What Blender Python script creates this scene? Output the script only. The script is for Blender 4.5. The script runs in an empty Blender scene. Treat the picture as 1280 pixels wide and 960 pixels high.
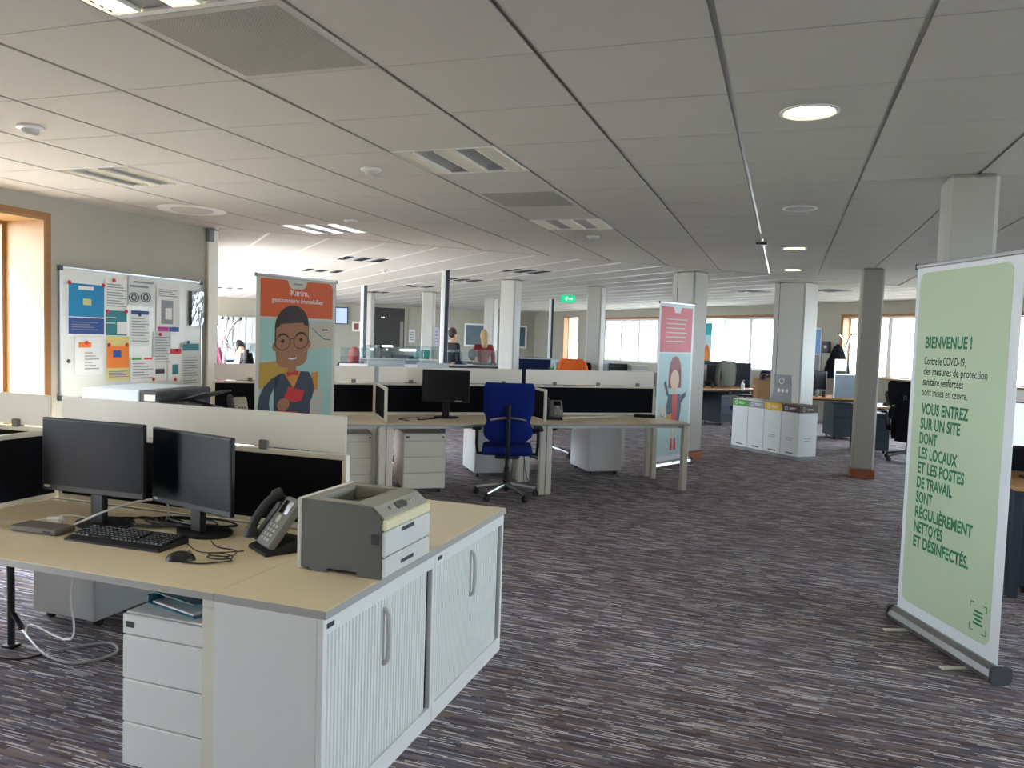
import bpy, bmesh, math, random
from mathutils import Vector, Matrix
random.seed(7)
SC = bpy.context.scene
COL = SC.collection
PI = math.pi
# ------------------------------------------------------------------ camera
EYE = 1.56
FPX = 985.7
PITCH, ROLL, YAW = math.radians(3.323), math.radians(1.836), math.radians(-19.002)
fw = Vector((math.sin(YAW)*math.cos(PITCH), math.cos(YAW)*math.cos(PITCH), -math.sin(PITCH)))
rt0 = Vector((math.cos(YAW), -math.sin(YAW), 0)); up0 = rt0.cross(fw)
RT = math.cos(ROLL)*rt0 + math.sin(ROLL)*up0
UP = -math.sin(ROLL)*rt0 + math.cos(ROLL)*up0
FW = fw
cd = bpy.data.cameras.new('camera'); cam = bpy.data.objects.new('camera', cd); COL.objects.link(cam)
cd.sensor_width = 36; cd.lens = 36*FPX/1280; cd.clip_start = .05; cd.clip_end = 200
M = Matrix((RT, UP, -FW)).transposed().to_4x4(); M.translation = Vector((0, 0, EYE)); cam.matrix_world = M
SC.camera = cam
def ray(x, y): return RT*((x-640)/FPX) - UP*((y-480)/FPX) + FW
def at(x, y, z):
    d = ray(x, y); k = (z-EYE)/d.z; return Vector((d.x*k, d.y*k, z))
def gd(x, depth, z=0):                      # ground point on the ray of a pixel column at a forward distance
    d = ray(x, 420); return Vector((d.x*depth, d.y*depth, z))
def toY(x, y, Y):
    d = ray(x, y); k = Y/d.y; return Vector((d.x*k, Y, EYE+d.z*k))
def proj(p):
    q = Vector(p)-Vector((0, 0, EYE)); f = q.dot(FW)
    if f < .05: return None
    return (640+FPX*q.dot(RT)/f, 480-FPX*q.dot(UP)/f, f)
# ------------------------------------------------------------------ sky, sun, exposure
wd = bpy.data.worlds.new('sky'); SC.world = wd; wd.use_nodes = True
bg = wd.node_tree.nodes['Background']; bg.inputs[0].default_value = (.80, .91, 1.0, 1); bg.inputs[1].default_value = 5.0
sun = bpy.data.lights.new('sun', 'SUN'); sun.energy = 21; sun.angle = .009; sun.color = (1, .96, .90)
so = bpy.data.objects.new('sun', sun); COL.objects.link(so)
so.rotation_euler = Vector((1, .62, -1.09)).to_track_quat('-Z', 'Y').to_euler(); so.location = (-9, -4, 9)
SC.view_settings.view_transform = 'Standard'; SC.view_settings.look = 'None'
SC.view_settings.gamma = 1; SC.view_settings.use_curve_mapping = False
SC.view_settings.exposure = 2.3
SC.cycles.max_bounces = 9; SC.cycles.diffuse_bounces = 6; SC.cycles.transparent_max_bounces = 16
SC.cycles.sample_clamp_indirect = 8; SC.cycles.caustics_reflective = False; SC.cycles.caustics_refractive = False
CH = EYE+.9726
# ------------------------------------------------------------------ materials
def lin(c):
    if isinstance(c, str):
        c = [int(c[i:i+2], 16)/255 for i in (0, 2, 4)]
        return tuple(v/12.92 if v <= .04045 else ((v+.055)/1.055)**2.4 for v in c)
    return tuple(c)
MATS = {}
def mat(name, c, rough=.6, metal=0, var=.06, scale=8, bump=0, bscale=200, emit=None, es=0, coat=0, alpha=1, spec=.5):
    if name in MATS: return MATS[name]
    m = bpy.data.materials.new(name); m.use_nodes = True; MATS[name] = m
    nt = m.node_tree; b = nt.nodes['Principled BSDF']
    c = lin(c)
    tc = nt.nodes.new('ShaderNodeTexCoord')
    if var:
        n = nt.nodes.new('ShaderNodeTexNoise'); n.inputs['Scale'].default_value = scale; n.inputs['Detail'].default_value = 4
        nt.links.new(tc.outputs['Object'], n.inputs['Vector'])
        mx = nt.nodes.new('ShaderNodeMix'); mx.data_type = 'RGBA'
        mx.inputs[6].default_value = tuple(max(0, v*(1-var)) for v in c)+(1,)
        mx.inputs[7].default_value = tuple(min(1, v*(1+var)) for v in c)+(1,)
        nt.links.new(n.outputs['Fac'], mx.inputs[0]); nt.links.new(mx.outputs[2], b.inputs['Base Color'])
    else: b.inputs['Base Color'].default_value = c+(1,)
    if bump:
        n2 = nt.nodes.new('ShaderNodeTexNoise'); n2.inputs['Scale'].default_value = bscale
        nt.links.new(tc.outputs['Object'], n2.inputs['Vector'])
        bp = nt.nodes.new('ShaderNodeBump'); bp.inputs['Strength'].default_value = bump; bp.inputs['Distance'].default_value = .002
        nt.links.new(n2.outputs['Fac'], bp.inputs['Height']); nt.links.new(bp.outputs['Normal'], b.inputs['Normal'])
    b.inputs['Roughness'].default_value = rough; b.inputs['Metallic'].default_value = metal
    b.inputs['Specular IOR Level'].default_value = spec
    if coat: b.inputs['Coat Weight'].default_value = coat
    if emit: b.inputs['Emission Color'].default_value = lin(emit)+(1,); b.inputs['Emission Strength'].default_value = es
    if alpha < 1: b.inputs['Alpha'].default_value = alpha
    return m
def glassmat(name, tint=(.92, .97, 1), gloss=.07, rough=.02):
    m = bpy.data.materials.new(name); m.use_nodes = True; MATS[name] = m; nt = m.node_tree
    nt.nodes.remove(nt.nodes['Principled BSDF']); out = nt.nodes['Material Output']
    t = nt.nodes.new('ShaderNodeBsdfTransparent'); t.inputs[0].default_value = tuple(tint)+(1,)
    g = nt.nodes.new('ShaderNodeBsdfGlossy'); g.inputs['Roughness'].default_value = rough
    fr = nt.nodes.new('ShaderNodeLayerWeight'); fr.inputs[0].default_value = .25
    ma = nt.nodes.new('ShaderNodeMath'); ma.operation = 'MULTIPLY_ADD'; ma.inputs[1].default_value = .35; ma.inputs[2].default_value = gloss
    nt.links.new(fr.outputs['Fresnel'], ma.inputs[0])
    mx = nt.nodes.new('ShaderNodeMixShader'); nt.links.new(ma.outputs[0], mx.inputs[0])
    nt.links.new(t.outputs[0], mx.inputs[1]); nt.links.new(g.outputs[0], mx.inputs[2]); nt.links.new(mx.outputs[0], out.inputs[0])
    return m
def woodmat(name, c1, c2, rough=.45, sc=3):
    m = mat(name, c1, rough, var=0); nt = m.node_tree; b = nt.nodes['Principled BSDF']
    tc = nt.nodes.new('ShaderNodeTexCoord'); mp = nt.nodes.new('ShaderNodeMapping'); mp.inputs['Scale'].default_value = (sc, sc*8, sc*8)
    n = nt.nodes.new('ShaderNodeTexNoise'); n.inputs['Scale'].default_value = 3; n.inputs['Detail'].default_value = 6
    cr = nt.nodes.new('ShaderNodeValToRGB'); cr.color_ramp.elements[0].color = lin(c1)+(1,); cr.color_ramp.elements[1].color = lin(c2)+(1,)
    nt.links.new(tc.outputs['Object'], mp.inputs[0]); nt.links.new(mp.outputs[0], n.inputs['Vector'])
    nt.links.new(n.outputs['Fac'], cr.inputs[0]); nt.links.new(cr.outputs[0], b.inputs['Base Color'])
    return m
def carpetmat():
    m = mat('carpet', '5a5058', .95, var=0, spec=.2); nt = m.node_tree; b = nt.nodes['Principled BSDF']
    N = nt.nodes.new; L = nt.links.new
    tc = N('ShaderNodeTexCoord'); sp = N('ShaderNodeSeparateXYZ'); L(tc.outputs['Object'], sp.inputs[0])
    def mth(op, a, bb=None, c=None):
        n = N('ShaderNodeMath'); n.operation = op
        for i, v in enumerate((a, bb, c)):
            if v is None: continue
            if isinstance(v, (int, float)): n.inputs[i].default_value = v
            else: L(v, n.inputs[i])
        return n.outputs[0]
    def layer(rw, ln, seed):
        row = mth('FLOOR', mth('MULTIPLY', sp.outputs[1], 1/rw))
        wn = N('ShaderNodeTexWhiteNoise'); wn.noise_dimensions = '2D'
        cv = N('ShaderNodeCombineXYZ'); L(row, cv.inputs[0]); cv.inputs[1].default_value = seed; L(cv.outputs[0], wn.inputs['Vector'])
        u = mth('FLOOR', mth('ADD', mth('MULTIPLY', sp.outputs[0], 1/ln), mth('MULTIPLY', wn.outputs['Value'], 17)))
        c2 = N('ShaderNodeCombineXYZ'); L(row, c2.inputs[0]); L(u, c2.inputs[1]); c2.inputs[2].default_value = seed
        w2 = N('ShaderNodeTexWhiteNoise'); w2.noise_dimensions = '3D'; L(c2.outputs[0], w2.inputs['Vector'])
        return w2.outputs['Value']
    a = layer(.011, .13, 1.3); d = layer(.0055, .11, 4.7)
    cr = N('ShaderNodeValToRGB'); cr.color_ramp.interpolation = 'CONSTANT'
    cols = [(0, '5f5459'), (.22, '80747a'), (.40, '86746d'), (.55, '6c6979'), (.72, '877f86'), (.86, '70656a')]
    e = cr.color_ramp.elements; e[0].position = 0; e[0].color = lin(cols[0][1])+(1,); e[1].position = cols[1][0]; e[1].color = lin(cols[1][1])+(1,)
    for p, c in cols[2:]: q = e.new(p); q.color = lin(c)+(1,)
    L(a, cr.inputs[0])
    st = mth('GREATER_THAN', d, .85)
    st2 = mth('MULTIPLY', st, mth('MULTIPLY_ADD', mth('SUBTRACT', d, .85), 4.0, .42))
    nz = N('ShaderNodeTexNoise'); nz.inputs['Scale'].default_value = 1.3; L(tc.outputs['Object'], nz.inputs['Vector'])
    mx = N('ShaderNodeMix'); mx.data_type = 'RGBA'; L(mth('MULTIPLY', st2, mth('ADD', nz.outputs['Fac'], .35)), mx.inputs[0]); L(cr.outputs[0], mx.inputs[6])
    mx.inputs[7].default_value = lin('f2eeef')+(1,)
    L(mx.outputs[2], b.inputs['Base Color'])
    bp = N('ShaderNodeBump'); bp.inputs['Strength'].default_value = .5; bp.inputs['Distance'].default_value = .004
    L(d, bp.inputs['Height']); L(bp.outputs[0], b.inputs['Normal'])
    return m
CARPET = carpetmat()
WALL = mat('wall_paint', 'aca798', .85, var=.03, scale=2, bump=.15, bscale=300)
TILE = mat('ceiling_tile', 'c2c0b9', .9, var=.03, scale=3, bump=.3, bscale=500)
TBAR = mat('ceiling_bar', 'a9a7a2', .3, .4, var=.03)
COLM = mat('column_paint', 'b2b0a8', .6, var=.03, scale=3)
CREAM = mat('cream_metal', 'e4dfd0', .4, var=.02)
WHITE = mat('white_metal', 'e6e6e3', .38, var=.02)
GREYW = mat('grey_white_metal', 'c9cccb', .35, var=.02)
ACRW = mat('white_acrylic', 'f2efe8', .3, var=.015)
def _translucent(m, f):
    nt = m.node_tree; b = nt.nodes['Principled BSDF']; o = nt.nodes['Material Output']
    t = nt.nodes.new('ShaderNodeBsdfTranslucent'); t.inputs[0].default_value = (.9, .88, .84, 1); x = nt.nodes.new('ShaderNodeMixShader'); x.inputs[0].default_value = f
    nt.links.new(b.outputs[0], x.inputs[1]); nt.links.new(t.outputs[0], x.inputs[2]); nt.links.new(x.outputs[0], o.inputs[0])
_translucent(ACRW, .45)
BLACKF = mat('black_fabric', '14151a', .95, var=.2, scale=60, bump=.4, bscale=900, spec=.15)
BEECH = woodmat('pale_maple_laminate', 'f0dfbd', 'f4e6c9', .38, 1.5)
EDGE = mat('grey_edge_band', 'a9a7a2', .5, var=.03)
OAK = woodmat('oak', '936c38', 'a37a44', .5, 2)
OAKD = woodmat('oak_edge', '8a5a2a', 'a06a34', .5, 2)
ORW = woodmat('orange_beech', 'c08a54', 'd29d66', .4, 2)
PLINTH = woodmat('plinth_wood', '8c4f2b', 'a2603a', .55, 2)
BLK = mat('black_plastic', '17181b', .42, var=.1)
BLKG = mat('glossy_black_screen', '0c1016', .16, var=.05, spec=.55)
SCRN = mat('matte_monitor_screen', '08131f', .34, var=.05, spec=.13)
DGREY = mat('dark_grey_plastic', '3c3e40', .5, var=.05)
MGREY = mat('mid_grey_plastic', '7b7b79', .5, var=.04)
LGREY = mat('light_grey_plastic', 'bdbcb8', .45, var=.03)
PRNB = mat('printer_body_grey', 'a6a49a', .55, var=.03)
PRND = mat('printer_side_grey', '626462', .55, var=.03)
PRNW = mat('printer_white', 'd6d5d0', .5, var=.02)
PRNY = mat('printer_ivory', 'e3d9b4', .5, var=.02)
CHROME = mat('chrome', 'd8d8d8', .14, 1, var=.02)
ALU = mat('brushed_aluminium', 'b8babb', .32, 1, var=.04, scale=30)
BLUEF = mat('blue_fabric', '142a7c', .9, var=.12, scale=70, bump=.3, bscale=900, spec=.2)
NAVYF = mat('navy_fabric', '17213f', .9, var=.12, scale=70, spec=.2)
NAVY = mat('navy_metal', '232c38', .5, var=.05)
TEAL = mat('teal_film', '1f7f9a', .18, var=.1, alpha=.82)
PAPER = mat('paper', 'eceae4', .8, var=.02)
PAPG = mat('greyish_paper', 'd7d8d2', .8, var=.02)
INK = mat('grey_ink', '8e9094', .8, var=0)
INKD = mat('dark_ink', '3a3c40', .8, var=0)
GREENP = mat('banner_green', 'c2d2b2', .55, var=.015, scale=2)
BANW = mat('banner_white', 'e8ebee', .5, var=.01)
GRTXT = mat('green_lettering', '1f7a52', .6, var=0)
ORANGE = mat('banner_orange', 'df5e1c', .55, var=.02)
PINK = mat('banner_pink', 'e0616c', .55, var=.03)
AQUA = mat('banner_aqua', 'a8ccc2', .55, var=.02)
PAQUA = mat('banner_pale_aqua', 'b9d9da', .55, var=.02)
SKINP = mat('print_brown_skin', 'a8714a', .55, var=0)
SKINP2 = mat('print_pale_skin', 'ecc4a6', .55, var=0)
HAIRP = mat('print_dark_hair', '33211d', .55, var=0)
NAVYP = mat('print_navy', '36404f', .55, var=0)
REDP = mat('print_red', 'd3262c', .55, var=0)
AMBP = mat('print_amber', 'd88a22', .55, var=0)
MUSTP = mat('print_mustard', 'c39a34', .55, var=0)
BEIGP = mat('print_beige', 'cbbfaa', .55, var=0)
RUSTP = mat('print_auburn', '8e3f45', .55, var=0)
BLUEP = mat('print_blue', '1787b8', .6, var=0)
DBLUEP = mat('print_deep_blue', '2b4f94', .6, var=0)
PETP = mat('print_petrol', '2b7f88', .6, var=0)
YELP = mat('print_pale_yellow', 'dccf86', .7, var=0)
PORP = mat('print_orange', 'ef8436', .7, var=0)
MAGP = mat('print_magenta', 'b8408a', .7, var=0)
GRNP = mat('print_green', '4c9a3a', .6, var=0)
BROWP = mat('print_brown', '4b3430', .6, var=0)
YELB = mat('print_yellow', 'd9aa1e', .6, var=0)
GRYB = mat('print_grey', '8b8e90', .6, var=0)
CARDW = mat('white_card', 'e2e4e4', .7, var=.02)
GLASS = glassmat('window_glass', (.97, .985, 1), .03)
ACRC = glassmat('clear_acrylic', (.86, .92, .93), .10)
DARKW = mat('dark_panel', '3a3835', .7, var=.05)
SKIN = mat('skin', 'd09c80', .55, var=.04)
ORJ = mat('orange_cloth', 'e0651a', .85, var=.1, bump=.3)
GRJ = mat('grey_green_cloth', '54564d', .9, var=.15, bump=.3)
PNKJ = mat('pink_cloth', 'b9647e', .9, var=.15)
BLKC = mat('black_cloth', '15161b', .9, var=.2, spec=.2)
KRAFT = mat('kraft_paper', '9a7350', .85, var=.06)
LIT = mat('lit_warm_tube', 'fff2d0', .5, var=0, emit='ffedb8', es=2.2)
LITW = mat('lit_white_tube', 'ffffff', .5, var=0, emit='f4f6ff', es=1.6)
LITD = mat('lit_downlight', 'fff0c8', .5, var=0, emit='ffe4a0', es=4)
MIRROR = mat('lamp_reflector', 'b9bab8', .28, .9, var=.03)
# ------------------------------------------------------------------ mesh builder
class MB:
    def __init__(s): s.v = []; s.f = []; s.sm = False
    def add(s, vs, fs):
        o = len(s.v); s.v += [tuple(p) for p in vs]; s.f += [tuple(i+o for i in f) for f in fs]; return s
    def box(s, x0, x1, y0, y1, z0, z1):
        return s.add([(x0,y0,z0),(x1,y0,z0),(x1,y1,z0),(x0,y1,z0),(x0,y0,z1),(x1,y0,z1),(x1,y1,z1),(x0,y1,z1)],
                     [(0,3,2,1),(4,5,6,7),(0,1,5,4),(1,2,6,5),(2,3,7,6),(3,0,4,7)])
    def bbox(s, x0, x1, y0, y1, z0, z1, b=.004, seg=1, mtx=None):
        bm = bmesh.new(); bmesh.ops.create_cube(bm, size=1)
        for v in bm.verts: v.co = ((x0+x1)/2+v.co.x*(x1-x0), (y0+y1)/2+v.co.y*(y1-y0), (z0+z1)/2+v.co.z*(z1-z0))
        b = min(b, .49*min(abs(x1-x0), abs(y1-y0), abs(z1-z0)))
        bmesh.ops.bevel(bm, geom=bm.edges[:], offset=b, segments=seg, affect='EDGES', profile=.5)
        s.bm(bm, mtx); return s
    def bm(s, bm, mtx=None):
        bm.verts.index_update()
        s.add([(mtx @ v.co) if mtx else v.co[:] for v in bm.verts], [[v.index for v in f.verts] for f in bm.faces]); bm.free(); return s
    def obox(s, c, sx, sy, sz, rz=0, ry=0, rx=0, b=0):
        m = Matrix.Translation(Vector(c)) @ Matrix.Rotation(rz, 4, 'Z') @ Matrix.Rotation(ry, 4, 'Y') @ Matrix.Rotation(rx, 4, 'X')
        if b: return s.bbox(-sx/2, sx/2, -sy/2, sy/2, -sz/2, sz/2, b, 1, m)
        t = MB().box(-sx/2, sx/2, -sy/2, sy/2, -sz/2, sz/2)
        return s.add([m @ Vector(p) for p in t.v], t.f)
    def tube(s, pts, r, n=8, closed=False):
        pts = [Vector(p) for p in pts]; m = len(pts); rs = r if isinstance(r, (list, tuple)) else [r]*m
        rings = []; ref = None
        for i, p in enumerate(pts):
            a = pts[i-1] if (i or closed) else p; c = pts[(i+1) % m] if (i < m-1 or closed) else p
            t = (c-a).normalized() if (c-a).length > 1e-9 else Vector((0, 0, 1))
            if ref is None: ref = t.orthogonal().normalized()
            ref = (ref-t*ref.dot(t)); ref = ref.normalized() if ref.length > 1e-6 else t.orthogonal().normalized()
            bn = t.cross(ref)
            rings.append([p+ref*(rs[i]*math.cos(2*PI*k/n))+bn*(rs[i]*math.sin(2*PI*k/n)) for k in range(n)])
        vs = [q for rg in rings for q in rg]; fs = []
        for i in range(m if closed else m-1):
            j = (i+1) % m
            for k in range(n): fs.append((i*n+k, i*n+(k+1) % n, j*n+(k+1) % n, j*n+k))
        if not closed: fs += [tuple(range(n))[::-1], tuple((m-1)*n+k for k in range(n))]
        s.sm = True; return s.add(vs, fs)
    def cyl(s, p0, p1, r0, r1=None, n=16): return s.tube([p0, p1], [r0, r0 if r1 is None else r1], n)
    def lathe(s, prof, n=24, c=(0, 0, 0), ax='Z', cap=True):
        vs = []; fs = []; m = len(prof)
        for r, z in prof:
            for k in range(n):
                a = 2*PI*k/n; p = (r*math.cos(a), r*math.sin(a), z)
                if ax == 'X': p = (p[2], p[0], p[1])
                if ax == 'Y': p = (p[0], p[2], p[1])
                vs.append((c[0]+p[0], c[1]+p[1], c[2]+p[2]))
        for i in range(m-1):
            for k in range(n): fs.append((i*n+k, i*n+(k+1) % n, (i+1)*n+(k+1) % n, (i+1)*n+k))
        if cap: fs += [tuple(range(n))[::-1], tuple((m-1)*n+k for k in range(n))]
        s.sm = True; return s.add(vs, fs)
    def ell(s, c, rx, ry, rz, nu=14, nv=9, mtx=None):
        pr = []; vs = []; fs = []
        for i in range(nv+1):
            t = PI*i/nv
            for k in range(nu):
                a = 2*PI*k/nu; p = Vector((c[0]+rx*math.sin(t)*math.cos(a), c[1]+ry*math.sin(t)*math.sin(a), c[2]+rz*math.cos(t)))
                vs.append(mtx @ p if mtx else p)
        for i in range(nv):
            for k in range(nu): fs.append((i*nu+k, (i+1)*nu+k, (i+1)*nu+(k+1) % nu, i*nu+(k+1) % nu))
        s.sm = True; return s.add(vs, fs)
    def prism(s, poly, d, O=(0, 0, 0), U=(1, 0, 0), V=(0, 0, 1), W=(0, 1, 0)):
        O, U, V, W = map(Vector, (O, U, V, W)); n = len(poly)
        ar = sum(poly[i][0]*poly[(i+1) % n][1]-poly[(i+1) % n][0]*poly[i][1] for i in range(n))
        if ar < 0: poly = poly[::-1]
        a = [O+U*p[0]+V*p[1] for p in poly]; b = [q+W*d for q in a]
        return s.add(a+b, [tuple(range(n)), tuple(range(2*n-1, n-1, -1))]+[(i, i+n, (i+1) % n+n, (i+1) % n) for i in range(n)])
    def build(s, name, m, parent=None, smooth=None):
        me = bpy.data.meshes.new(name); me.from_pydata(s.v, [], s.f); me.update()
        if s.sm if smooth is None else smooth:
            me.shade_smooth()
            try: me.set_sharp_from_angle(angle=math.radians(38))
            except Exception: pass
        return link(name, me, m, parent)
def link(name, me, m, parent=None):
    o = bpy.data.objects.new(name, me); COL.objects.link(o)
    if m is not None and not len(me.materials): me.materials.append(m)
    if parent is not None: o.parent = parent
    return o
def tag(o, label=None, cat=None, group=None, kind=None):
    if label: o['label'] = label
    if cat: o['category'] = cat
    if group: o['group'] = group
    if kind: o['kind'] = kind
    return o
def thing(name, label, cat, loc=(0, 0, 0), rz=0, group=None, rx=0):
    o = bpy.data.objects.new(name, None); COL.objects.link(o); o.empty_display_size = .1
    o.location = loc; o.rotation_euler = (rx, 0, rz); return tag(o, label, cat, group)
def struct(o): o['kind'] = 'structure'; return o
def clone(root, loc=None, rz=None, label=None, group=None):
    def cp(o, par):
        c = o.copy(); COL.objects.link(c); c.parent = par
        for ch in list(o.children): cp(ch, c)
        return c
    r = cp(root, root.parent)
    if loc is not None: r.location = loc
    if rz is not None: r.rotation_euler = (0, 0, rz)
    if label: r['label'] = label
    if group: r['group'] = group
    return r
def smoothpts(pts, n=5, closed=False):
    P = [Vector(p) for p in pts]; m = len(P); out = []
    rng = range(m if closed else m-1)
    for i in rng:
        p0 = P[(i-1) % m] if (closed or i) else P[0]; p1 = P[i]; p2 = P[(i+1) % m]; p3 = P[(i+2) % m] if (closed or i+2 < m) else P[-1]
        for k in range(n):
            t = k/n; out.append(.5*((2*p1)+(p2-p0)*t+(2*p0-5*p1+4*p2-p3)*t*t+(3*p1-p0-3*p2+p3)*t**3))
    if not closed: out.append(P[-1])
    return out
def text_obj(name, s, size, m, parent, x, z, y=-.003, xs=1, bold=0, align='LEFT', rotz=0, sp=1):
    cu = bpy.data.curves.new(name, 'FONT'); cu.body = s; cu.size = size; cu.align_x = align; cu.offset = bold; cu.resolution_u = 3; cu.space_line = sp
    t = bpy.data.objects.new(name, cu); COL.objects.link(t)
    dg = bpy.context.evaluated_depsgraph_get(); me = bpy.data.meshes.new_from_object(t.evaluated_get(dg))
    bpy.data.objects.remove(t); bpy.data.curves.remove(cu)
    for v in me.vertices: v.co = (v.co.x*xs, 0, v.co.y)
    me.materials.clear(); me.materials.append(m)
    o = link(name, me, m, parent); o.location = (x, y, z); o.rotation_euler = (0, 0, rotz); return o
def circ(cx, cy, rx, ry=None, n=20, a0=0, a1=2*PI):
    ry = rx if ry is None else ry
    full = abs(a1-a0-2*PI) < 1e-6
    return [(cx+rx*math.cos(a0+(a1-a0)*k/(n if full else n-1)), cy+ry*math.sin(a0+(a1-a0)*k/(n if full else n-1))) for k in range(n)]
def rrect(x0, x1, y0, y1, r, n=4):
    o = []
    for cx, cy, a in ((x1-r, y1-r, 0), (x0+r, y1-r, PI/2), (x0+r, y0+r, PI), (x1-r, y0+r, 1.5*PI)):
        o += [(cx+r*math.cos(a+PI/2*k/n), cy+r*math.sin(a+PI/2*k/n)) for k in range(n+1)]
    return o
# ------------------------------------------------------------------ floor and ceiling
S2 = math.sqrt(.5)
BEND = 11.55                                  # the wing turns 45 degrees at y = x + BEND
fl = MB().prism([(-6.09, -3.8), (6.4, -3.8), (6.4, 13.2), (-8.7, 28.3), (-18.2, 18.8), (-6.09, 6.9)], -.25, (0, 0, 0), (1, 0, 0), (0, 1, 0), (0, 0, 1))
fb = fl.build('floor', CARPET); struct(fb)
struct(MB().add([(-70, -60, -4), (60, -60, -4), (60, 80, -4), (-70, 80, -4)], [(0, 1, 2, 3)]).build('ground', mat('outside_paving', '8d8b85', .9, var=.15, scale=.3)))
def clip(poly, a, b, c):                      # keep a*x+b*y<=c
    out = []
    for i in range(len(poly)):
        p, q = poly[i], poly[(i+1) % len(poly)]; dp = a*p[0]+b*p[1]-c; dq = a*q[0]+b*q[1]-c
        if dp <= 0: out.append(p)
        if dp*dq < 0: t = dp/(dp-dq); out.append((p[0]+(q[0]-p[0])*t, p[1]+(q[1]-p[1])*t))
    return out
XL = -5.43                                    # face of the left wall
slab = MB().prism([(-6.09, -3.8), (6.4, -3.8), (6.4, 13.2), (3.7, 15.25), (-6.09, 5.46)], .12, (0, 0, CH+.010), (1, 0, 0), (0, 1, 0), (0, 0, 1))
ceil = slab.build('ceiling', TBAR); struct(ceil)
def CX(i): return -4.45+.6*i
def CY(j): return 2.013+.6*j
def cell(px, py):
    p = at(px, py, CH); return (math.floor((p.x+4.45)/.6), math.floor((p.y-2.013)/.6))
FIX = {}                                      # near cells that hold a fixture instead of a tile
FIX[cell(320, 50)] = 'grille'; g0 = cell(320, 50)
FIX[(g0[0], g0[1]-1)] = 'lamp_warm'
FIX[cell(578, 203)] = 'lamp_off'; FIX[cell(662, 251)] = 'grille_small'; FIX[cell(718, 282)] = 'lamp_off2'
FIX[cell(152, 219)] = 'lamp_left'; FIX[cell(417, 285)] = 'lamp_white'
near = []; rest = []
for i in range(-2, 18):
    for j in range(-10, 26):
        if (i, j) in FIX: continue
        x0, x1, y0, y1 = CX(i)+.011, CX(i+1)-.011, CY(j)+.003, CY(j+1)-.003
        if x0 < XL: x0 = XL+.002
        if x0 >= x1: continue
        poly = clip([(x0, y0), (x1, y0), (x1, y1), (x0, y1)], -1, 1, BEND-.02)
        if len(poly) < 3: continue
        cx = sum(p[0] for p in poly)/len(poly); cy = sum(p[1] for p in poly)/len(poly)
        q = proj((cx, cy, CH)); vis = q and -250 < q[0] < 1530 and -190 < q[1] < 960 and q[2] > .6
        (near if vis else rest).append((q[2] if vis else 99, poly))
near.sort(key=lambda t: t[0]); rest += near[300:]; near = near[:300]
tile_me = {}
def tilemesh(poly):
    n = len(poly); a = sum(p[0] for p in poly)/n; b = sum(p[1] for p in poly)/n
    rel = [(p[0]-a, p[1]-b) for p in poly]; k = tuple((round(x, 3), round(y, 3)) for x, y in rel)
    if k not in tile_me:
        me = bpy.data.meshes.new('ceiling_tile'); n = len(rel)
        m = MB().prism(rel, .009, (0, 0, 0), (1, 0, 0), (0, 1, 0), (0, 0, 1)); me.from_pydata(m.v, [], m.f); me.update(); me.materials.append(TILE); tile_me[k] = me
    return tile_me[k], (a, b, CH)
def put_tiles(big, small, par):
    for _, poly in big:
        me, c = tilemesh(poly); o = bpy.data.objects.new('ceiling_tile', me); COL.objects.link(o); o.location = c; o.parent = par
    m = MB()
    for _, poly in small: m.prism(poly, .009, (0, 0, CH), (1, 0, 0), (0, 1, 0), (0, 0, 1))
    tag(m.build('ceiling_tile_field', TILE, par), kind='stuff')
put_tiles(near, rest, ceil)
def PQ(p, q): return (S2*p-S2*q-BEND/2, S2*p+S2*q+BEND/2)   # far wing frame: p along the bend, q along the wing
FARFIX = {}
for i, (px, py) in enumerate([(453, 323), (413, 339), (585, 349), (530, 358), (480, 365), (665, 339), (1035, 362), (940, 365), (300, 360)]):
    v = at(px, py, CH); p = (v.x+v.y)*S2; q = (v.y-v.x-BEND)*S2
    FARFIX[(math.floor((p-1.26)/.6), math.floor(q/.6))] = i
ceil2 = MB().prism([(3.7, 15.25), (4.2, 15.6), (-8.7, 28.3), (-18.2, 18.8), (-6.09, 6.9), (-6.09, 5.46)], .12, (0, 0, CH+.010), (1, 0, 0), (0, 1, 0), (0, 0, 1)).build('ceiling', TBAR); struct(ceil2)
near = []; rest = []
for a in range(-2, 22):
    for b in range(0, 31):
        if (a, b) in FARFIX: continue
        p0, p1, q0, q1 = 1.26+.6*a+.008, 1.26+.6*a+.592, .6*b+.003, .6*b+.597
        poly = [PQ(p0, q0), PQ(p1, q0), PQ(p1, q1), PQ(p0, q1)]
        poly = clip(poly, -1, -1, -1.14)
        if len(poly) < 3 or poly[0][0]+poly[0][1] > 19.6: continue
        c = proj((sum(t[0] for t in poly)/len(poly), sum(t[1] for t in poly)/len(poly), CH))
        vis = c and -60 < c[0] < 1340 and c[2] > 1
        (near if vis else rest).append((c[2] if vis else 99, poly))
near.sort(key=lambda t: t[0]); rest += near[300:]; near = near[:300]
put_tiles(near, rest, ceil2)
# pale raised runners between the far tiles
for a in range(0, 21):
    p = 1.26+.6*a; A, B = PQ(p, .02), PQ(p, 17.6)
    m = MB(); m.obox(((A[0]+B[0])/2, (A[1]+B[1])/2, CH+.006), 17.5, .03, .02, math.atan2(B[1]-A[1], B[0]-A[0])); m.build('ceiling_runner', WHITE, ceil2)
# bend profile
A, B = PQ(.9, 0), PQ(13.3, 0)
struct(MB().obox(((A[0]+B[0])/2, (A[1]+B[1])/2, CH+.008), 12.4, .03, .022, PI/4).build('trim_1', TILE))
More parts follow.
